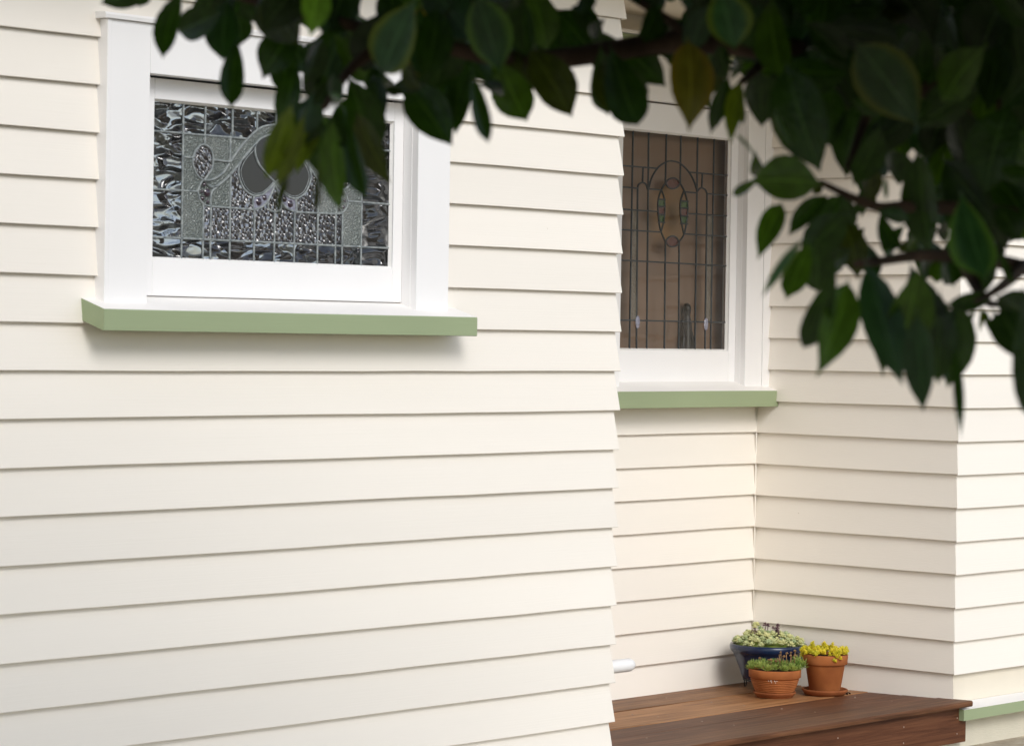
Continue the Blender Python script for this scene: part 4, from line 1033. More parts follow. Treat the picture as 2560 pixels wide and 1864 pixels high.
LEAVES = """d,2685,3118,498,2670,3215,478,95,20,24,38;d,2757,3220,519,2756,3236,481,-66,-69,-28,28;d,2707,3194,515,2708,3222,474,-91,-34,-25,27;d,2601,2964,476,2569,2974,373,28,96,1,38;d,2686,2968,451,2674,3058,425,-96,-19,-19,47;s,2744,3027,484,2730,3021,386,46,88,-12,52;d,2733,3037,512,2778,3121,431,-47,-47,-75,49;d,2735,2993,423,2691,2956,313,47,76,-44,36;d,2784,3041,471,2790,3046,416,80,58,14,37;o,2731,2938,499,2710,2848,402,-95,-9,29,74;d,2774,3015,515,2827,3044,446,-32,-76,-56,49;d,2779,2921,434,2731,2935,364,-66,-68,33,56;d,2782,2918,388,2749,2912,283,-75,-60,26,38;d,2845,2995,421,2818,2990,342,59,76,-25,42;y,2573,2703,306,2527,2706,196,64,72,-25,34;y,2541,2645,286,2579,2741,186,-52,-51,-68,24;o,2291,2414,188,2262,2402,136,-69,-51,51,10;y,2826,2922,317,2739,2868,227,-38,-58,72,37;d,2790,2876,310,2799,2887,222,-78,-60,-15,39;o,2341,2414,205,2407,2486,139,-28,-49,-82,8;g,2619,2679,290,2648,2692,161,38,91,18,39;d,2709,2746,307,2665,2657,175,40,69,-60,36;o,2797,2815,316,2890,2838,217,20,90,39,42;d,2878,2910,378,2933,2907,253,-35,-93,-13,59;l,2527,2616,459,2496,2587,383,-32,-83,45,41;b,2639,2547,437,2665,2640,335,-87,-24,-44,63;or,2914,2801,474,2868,2752,350,63,62,-48,54;d,2862,2712,468,2801,2675,349,-39,-81,45,53;e,2709,2502,452,2760,2502,351,71,61,36,61;d,2924,2747,471,2976,2825,347,-43,-67,-60,68;d,2911,2823,362,2888,2708,264,-79,-30,53,62;d,3004,2856,397,2966,2785,289,42,68,-60,36;d,2599,2406,335,2561,2339,230,66,50,-56,23;d,3030,2828,404,2971,2779,292,-52,-65,55,36;g,2895,2629,382,2914,2592,292,68,72,-15,58;o,2961,2633,411,2995,2574,309,-56,-78,26,65;d,3026,2554,412,3107,2605,318,-38,-64,-67,50;d,3029,2538,405,2989,2449,275,75,42,-52,58;o,3038,2567,391,3032,2513,303,-89,-36,28,47;d,3066,2558,398,3118,2545,316,-44,-89,-14,44;d,3164,2632,428,3199,2573,368,-80,-59,11,43;d,3193,2704,465,3253,2708,356,81,38,45,59;br,2936,2323,407,2890,2279,280,-57,-69,45,60;d,3075,2369,361,3115,2425,282,-80,-23,-56,19;d,3206,2465,382,3153,2441,298,-46,-73,50,20;y,3068,2338,359,2996,2297,265,-61,-43,66,26;y,3078,2345,355,3158,2399,300,-47,-17,-86,15;b,2853,2183,265,2908,2188,236,33,60,73,5;d,3188,2393,383,3245,2431,304,68,34,65,53;b,2951,2193,301,3036,2226,257,1,80,60,9;d,3094,2286,386,3087,2219,228,-96,-24,14,80;d,3267,2367,388,3280,2329,272,89,46,-5,66;b,2863,2216,450,2869,2194,370,-67,-72,14,60;d,2988,2313,475,3078,2325,398,32,81,49,57;g,3101,2216,212,3060,2307,217,84,36,40,67;g,3176,2377,223,3091,2327,246,-20,-12,-97,22;g,3037,2276,216,3045,2335,191,-95,0,-31,14;g,3110,2291,193,3020,2264,111,-46,-56,69,34;d,3213,2286,206,3149,2310,143,-69,-50,52,31;d,3156,2212,177,3154,2291,111,86,34,38,52;b,2674,1936,123,2669,1995,51,76,53,38,13;g,3048,2200,132,2967,2180,46,55,53,-65,35;d,3088,2219,133,3126,2239,61,-40,-81,-44,46;d,3196,2235,126,3219,2299,99,-91,17,-38,35;d,2760,1950,85,2803,2035,-24,-76,-33,-56,33;g,2848,1990,83,2747,1958,-34,-36,-77,53,48;s,2930,2031,106,2902,1952,-52,-83,-42,36,52;d,2959,2038,81,3033,2066,-42,81,25,54,39;g,2911,1933,92,2968,1998,-15,-57,-53,-63,60;n,2984,1994,97,3083,2027,-25,-46,-68,-56,59;s,2752,1832,38,2806,1855,-85,67,62,41,38;d,3055,1967,60,3067,1991,-61,95,26,15,51;d,3048,1993,68,3048,1994,-56,-86,-51,-1,48;d,2826,1827,1,2791,1792,-111,-73,-55,40,13;k,2745,1683,61,2828,1687,-104,-49,-83,-27,97;k,2997,1883,59,3065,1843,23,58,78,23,46;d,3104,1944,59,3047,1983,45,-54,-84,-12,25;k,2958,1847,46,2918,1787,-22,-62,-37,69,57;b,3091,2112,219,3080,2100,184,-74,-53,42,7;d,3182,2187,177,3171,2120,163,99,-16,-2,21;d,3198,2193,175,3146,2123,110,53,33,-78,28;d,3319,2251,273,3374,2279,223,62,13,77,40;d,3347,2178,142,3278,2122,75,71,-4,-70,39;d,3243,2064,137,3267,2064,65,92,24,30,42;d,3090,1932,120,3123,1930,72,-76,-42,-50,12;y,3200,2026,47,3139,1991,11,-21,-50,84,8;d,3183,2010,45,3169,1991,9,-89,-18,43,8;d,3207,2018,47,3163,1964,17,61,-6,-79,8;d,3157,2008,46,3164,2030,14,88,28,39,8;e2,2869,2012,377,2966,1980,278,63,66,40,77;d,3377,2272,167,3307,2264,113,16,93,-34,25;d,3313,2308,348,3294,2320,233,-90,-42,10,54;o,3224,2269,172,3218,2236,88,-63,-71,32,42;d,3254,2171,272,3319,2191,119,51,80,32,55;e,3018,1946,189,2964,1874,76,65,46,-60,58;k,3261,2164,320,3240,2254,263,94,30,12,47;s,3360,2430,502,3347,2561,416,80,38,45,84;k,3401,2571,576,3530,2522,537,-41,-88,-24,59;k,3614,2444,575,3695,2340,524,-79,-61,-2,72;k,3354,2247,579,3391,2322,479,43,64,64,62;d,3476,2480,574,3456,2481,444,-62,-78,9,60;k,3780,2288,447,3728,2250,325,-72,-52,46,51;d,3510,2215,257,3487,2126,168,-85,-25,47,59;d,3342,2221,448,3347,2230,361,64,76,11,42;k,3675,2180,507,3623,2239,431,87,22,-43,73;d,3471,2156,471,3515,2163,372,80,46,38,53;g,3535,2204,326,3508,2132,247,96,-27,-8,54;d,3371,2097,341,3349,2124,207,-98,-13,14,84;d,2737,2852,546,2719,2769,465,48,56,-68,44;d,3303,2493,537,3333,2444,456,88,47,3,43;k,3272,2043,479,3327,1960,465,-71,-37,-61,66;g,3070,2909,524,3038,2975,455,-95,-26,20,67;d,2670,2814,536,2723,2876,459,-31,-62,-72,51;d,3547,2267,300,3607,2331,160,-45,-72,-52,72;d,3343,2119,359,3292,2197,303,58,69,43,64;k,3331,2298,537,3436,2261,440,70,24,67,81;k,3283,2365,446,3326,2233,421,87,20,45,67;d,3115,2299,370,3233,2279,370,16,92,-37,56;d,3216,2050,501,3346,2037,434,-32,-82,-47,53;d,3749,2295,378,3815,2292,262,82,33,46,65;k,2835,2806,457,2867,2880,369,-89,-13,-43,50;d,3504,2547,534,3557,2448,524,78,46,-42,67;k,3509,2276,353,3550,2268,237,94,3,33,78;s,2915,2811,530,2945,2723,416,92,38,-5,65;g,3333,2604,490,3419,2650,397,70,12,70,53;g,3242,2056,403,3186,2093,320,40,91,13,63;d,3398,2047,396,3399,2127,328,-99,-8,-13,45;k,3342,2094,421,3281,2075,315,-65,-58,48,50;g,2918,2907,363,2832,2892,427,-9,-94,-34,42;o,3154,2455,601,3139,2504,480,33,89,32,77;k,3639,2307,547,3610,2328,404,-91,-39,13,75;o,3022,3120,478,3016,2998,418,65,31,-69,55;d,3177,2776,495,3274,2758,413,-16,-99,3,68;k,3568,2321,357,3593,2382,280,39,66,64,52;k,2790,3143,605,2784,3055,461,-84,-45,31,71;s,2728,2620,559,2694,2659,451,-24,-93,-26,69;d,2896,2585,468,2904,2586,383,25,97,3,50;g,3107,2383,534,3133,2454,460,-96,7,-28,59;k,3098,2809,557,3175,2830,477,52,56,65,45;d,3472,2037,236,3381,2088,223,-39,-82,-41,49;k,2852,2668,539,2849,2626,456,-89,-40,23,48;s,3507,2269,401,3431,2254,483,21,91,37,49;k,2891,2904,552,2790,2866,417,24,87,-43,71;k,3281,2347,414,3339,2332,328,72,57,39,46;k,3102,2256,434,3155,2217,379,-50,-86,12,45;d,3121,2607,572,3196,2592,490,-71,-43,-56,54;g,3082,2740,519,3123,2734,417,-57,-80,-19,54;k,3423,2177,201,3506,2177,132,-55,-51,-66,50;o,3553,2144,147,3598,2211,235,88,3,-47,48;d,2886,2925,457,2877,2970,345,-95,-30,-4,66;d,2933,3168,601,2874,3099,498,-80,-17,57,49;s,3297,2904,646,3223,2877,518,-82,-24,52,78;o,3201,2377,553,3242,2477,495,86,-6,51,43;d,3205,2194,297,3206,2238,210,-45,-80,-41,48;s,2993,2333,454,3028,2400,386,69,31,65,38;s,3121,2207,563,3138,2156,465,99,8,13,62;s,3537,2559,491,3519,2597,410,-96,-27,8,49;d,3118,2924,451,3084,2817,371,-70,-27,66,52;k,3316,2710,585,3313,2821,547,-90,-16,-40,51;d,2828,2910,427,2838,2963,359,98,7,20,42;g,3607,2337,314,3542,2330,231,60,60,-52,41;k,3146,2605,484,3265,2603,532,10,97,-21,42;d,3065,2846,590,3147,2859,507,67,24,70,53;g,3338,2559,405,3446,2528,405,27,96,11,40;g,2920,2940,563,2954,2922,496,-87,-34,-36,43;d,3432,2402,217,3392,2437,157,-87,-32,39,46;s,2768,2861,343,2761,2885,276,94,34,3,39;k,3239,2212,461,3185,2250,453,55,69,-47,33;g,3294,2846,583,3280,2754,522,-74,-29,61,42;o,3492,2411,274,3547,2448,209,74,8,67,34;o,3018,2732,417,3000,2658,354,-98,7,19,38;k,3555,2382,151,3670,2373,108,11,99,9,46;g,3718,2335,469,3763,2338,537,-72,-48,50,30;d,3321,2057,549,3387,2084,492,-49,-45,-75,29;g,3598,2419,432,3610,2355,353,-89,-41,20,46;d,3102,2179,322,3148,2149,305,55,83,4,24;g,3407,2323,330,3375,2271,255,-80,-28,54,33;d,3353,2212,422,3459,2236,383,-1,86,51,37;d,3408,2229,219,3392,2204,152,96,12,-26,31;o,3357,2003,202,3319,2025,153,-78,-50,38,36;g,3491,2206,383,3461,2200,310,52,80,-29,42;g,3694,2197,177,3666,2261,159,91,41,1,32;d,3478,2146,368,3521,2171,299,-72,-37,-59,34;k,3308,2628,482,3231,2572,410,15,70,-70,33;d,3076,3060,424,3038,3005,356,-78,-21,60,34;k,3244,2036,188,3244,1995,137,-64,-59,49,38;o,3383,2274,464,3404,2355,469,75,-23,62,31;d,3230,2826,484,3247,2825,420,-31,-95,-6,43;d,3273,2681,471,3270,2658,408,-41,-85,33,34;k,3427,2634,526,3486,2598,526,47,76,44,34;k,2816,2527,452,2840,2626,455,96,-24,16,28;d,2876,2821,512,2849,2790,418,34,86,-38,45;k,3207,2174,382,3184,2122,419,90,-12,41,28;s,3545,2397,328,3647,2375,289,17,98,-10,48;d,2845,2696,542,2851,2687,479,-88,-47,-1,32;o,3357,2138,553,3371,2145,496,-93,-28,-25,29;d,3574,2251,239,3603,2277,185,77,30,56,25;o,3344,2639,364,3346,2576,402,-90,-24,-36,32;k,3022,3003,396,2973,2934,316,-59,-40,71,32;k,3012,2440,461,2974,2433,401,-18,-96,23,37;s,3630,2205,413,3652,2166,462,-55,-75,-36,36;d,3235,2029,232,3261,1983,222,70,51,-50,33;d,2866,3021,433,2877,2997,382,90,44,-2,32;k,3103,2612,449,3036,2623,467,10,96,-24,34;k,3102,2431,503,3120,2460,436,70,57,44,36;o,2757,2682,372,2765,2653,331,-99,-8,-15,29;o,2957,2868,498,2986,2860,542,79,43,-44,30;d,3173,2457,420,3224,2478,372,13,85,52,34;d,3036,3023,404,3126,3063,369,-6,-58,-81,31;s,2689,2746,355,2719,2774,313,72,21,66,24;g,2982,3010,483,2955,2943,430,-95,20,25,35;k,2898,2463,477,2860,2448,426,69,35,-63,26;d,3320,2342,211,3340,2332,163,-92,-15,-36,28;s,2715,2839,517,2714,2817,473,50,77,-40,26;k,2663,2715,302,2639,2679,242,31,75,-59,30;d,3044,2699,550,3157,2722,526,-17,98,15,41;k,3594,2439,292,3542,2430,246,7,96,-26,25;d,3441,2371,133,3422,2349,88,-74,-42,53,24;d,2949,2649,484,2988,2700,447,33,39,86,22;k,2727,2828,312,2756,2816,351,-53,-83,15,22;d,3533,2434,245,3572,2482,196,50,38,78,25;k,3188,2554,454,3127,2560,430,-7,-100,-4,22;g,3318,2782,549,3343,2750,526,84,32,44,23;d,3163,2658,538,3217,2680,506,-24,-57,-78,21;g,3363,2202,118,3332,2189,79,34,78,-52,23;d,3229,2346,409,3219,2291,394,-92,25,-29,22;d,3336,2280,329,3302,2292,297,-30,-95,-5,23;k,2842,2939,382,2888,2994,341,1,59,81,31;s,3351,2383,549,3435,2406,530,19,-93,-32,24;k,3343,2095,106,3320,2078,141,85,-7,51,20;s,3405,2355,142,3352,2301,105,57,0,-82,18;o,3262,2632,463,3328,2636,467,-8,86,50,24;d,3340,2699,528,3271,2647,483,-26,-42,87,17;k,3582,2331,251,3517,2306,213,1,-84,54,19;k,2784,2727,341,2797,2679,345,96,26,6,25;k,3273,2148,473,3215,2097,433,66,-17,-74,17;k,3533,2119,233,3560,2149,202,-48,-38,-79,20;s,3326,2194,123,3399,2249,90,44,-5,89,20;k,3600,2260,471,3676,2314,444,46,-23,86,21;k,3373,2708,579,3379,2732,552,-76,-38,-53,15;k,2843,2562,329,2876,2638,348,90,-42,9,20;d,3405,2620,410,3484,2635,412,16,-90,41,20;g,3209,2138,144,3238,2172,120,76,-22,61,14;k,3646,2417,293,3634,2398,259,95,-4,-32,16;k,2927,2462,433,2975,2531,412,-78,39,-49,19;o,3573,2381,152,3534,2388,134,-29,-93,24,16;s,3301,2309,415,3280,2307,384,45,81,-38,14;g,2935,3026,326,2943,3004,291,-85,-51,14,20;s,3169,3061,387,3120,2971,378,-84,48,-26,15;d,3320,2670,434,3351,2663,407,55,68,49,22;d,2889,3024,508,2866,2998,471,-81,-10,57,17;d,3301,2156,168,3374,2201,142,1,50,87,17;s,3542,2287,115,3596,2295,97,-18,-56,-81,16;d,3436,2507,526,3461,2559,520,85,-35,40,13;o,3431,2377,167,3423,2396,141,55,75,36,18;d,3556,2152,545,3525,2162,526,56,53,-64,18;d,2971,2369,462,2952,2328,441,73,1,-68,13;s,3317,2291,507,3325,2282,476,-80,-59,-2,16;s,2612,2689,394,2642,2728,428,-10,-62,78,19;d,3274,1986,494,3335,1993,506,20,-88,-43,15;d,3229,2159,109,3253,2165,133,40,71,-58,12;k,2958,3076,440,2879,3019,410,11,34,-93,14;g,2666,2731,325,2636,2669,301,91,-36,-19,15;d,2999,2289,377,3056,2338,358,57,-37,73,16;k,3285,2658,428,3325,2655,423,-11,-98,-18,15;d,3516,2438,208,3502,2456,187,71,70,9,15;k,2850,2809,346,2890,2808,345,0,100,-5,15;d,3294,2218,447,3290,2226,419,-82,-57,-4,14;g,2843,2595,374,2880,2617,356,22,-82,-54,14;o,3478,2489,240,3452,2489,219,-9,-99,6,17;o,3527,2205,547,3610,2240,533,-17,0,-99,16;d,3601,2349,486,3531,2287,498,35,-24,90,15;d,3167,2947,502,3171,2935,386,61,79,-6,65;d,3512,2348,548,3449,2311,418,85,21,-48,67;k,2734,2838,521,2668,2864,415,-39,-92,2,61;k,2978,2829,537,2859,2846,495,19,97,-16,45;k,3347,2399,348,3394,2455,465,-94,6,35,68;k,3408,2234,268,3411,2139,165,-99,-10,7,62;o,3656,2268,427,3661,2138,385,-100,-3,-2,58;k,3052,2743,555,2992,2826,465,41,79,45,70;d,3502,2099,551,3418,2180,509,-43,-73,-53,77;k,3654,2408,440,3603,2535,378,-92,-20,35,83;d,3738,2452,410,3723,2506,311,87,47,14,54;d,3446,2508,451,3428,2549,335,-38,-89,-25,84;k,3641,2311,367,3610,2344,256,70,71,2,66;d,3489,2293,462,3475,2298,374,67,74,-7,47;g,3474,2437,559,3582,2425,473,31,92,26,59;k,3437,2141,511,3485,2232,394,-95,19,-24,92;o,3887,2420,523,3943,2313,525,-86,-45,23,70;g,3203,2365,354,3235,2418,479,47,77,-44,59;d,3711,2377,574,3666,2458,532,87,49,1,49;d,3636,2261,402,3700,2333,302,-59,-43,-68,62;s,2932,2934,566,2890,2937,463,11,99,-1,65;s,3232,2970,502,3272,2881,375,52,77,-38,87;d,3433,2700,471,3422,2719,377,41,90,13,50;k,3426,2332,518,3321,2337,410,-24,-95,18,71;k,2934,3336,581,3015,3283,520,62,77,15,60;o,3685,2614,425,3701,2548,301,92,39,-8,67;d,3283,2354,578,3224,2354,450,44,88,-20,63"""
rl = random.Random(3)
for row in LEAVES.split(';'):
    f = row.split(',')
    k = f[0]
    q = [int(x) for x in f[1:]]
    B0 = Vector(q[0:3]) / 1000; T0 = Vector(q[3:6]) / 1000; N0 = Vector(q[6:9]) / 100; w = q[9] / 1000
    ax = T0 - B0; L = ax.length; ax.normalize()
    sd2 = N0.cross(ax).normalized(); nn = ax.cross(sd2).normalized()
    R = Matrix((ax * L, sd2 * w, nn * (L + w) * .5)).transposed().to_4x4()
    inst('leaf', leafmesh(k, rl.randrange(4)), Matrix.Translation(B0) @ R, tree)

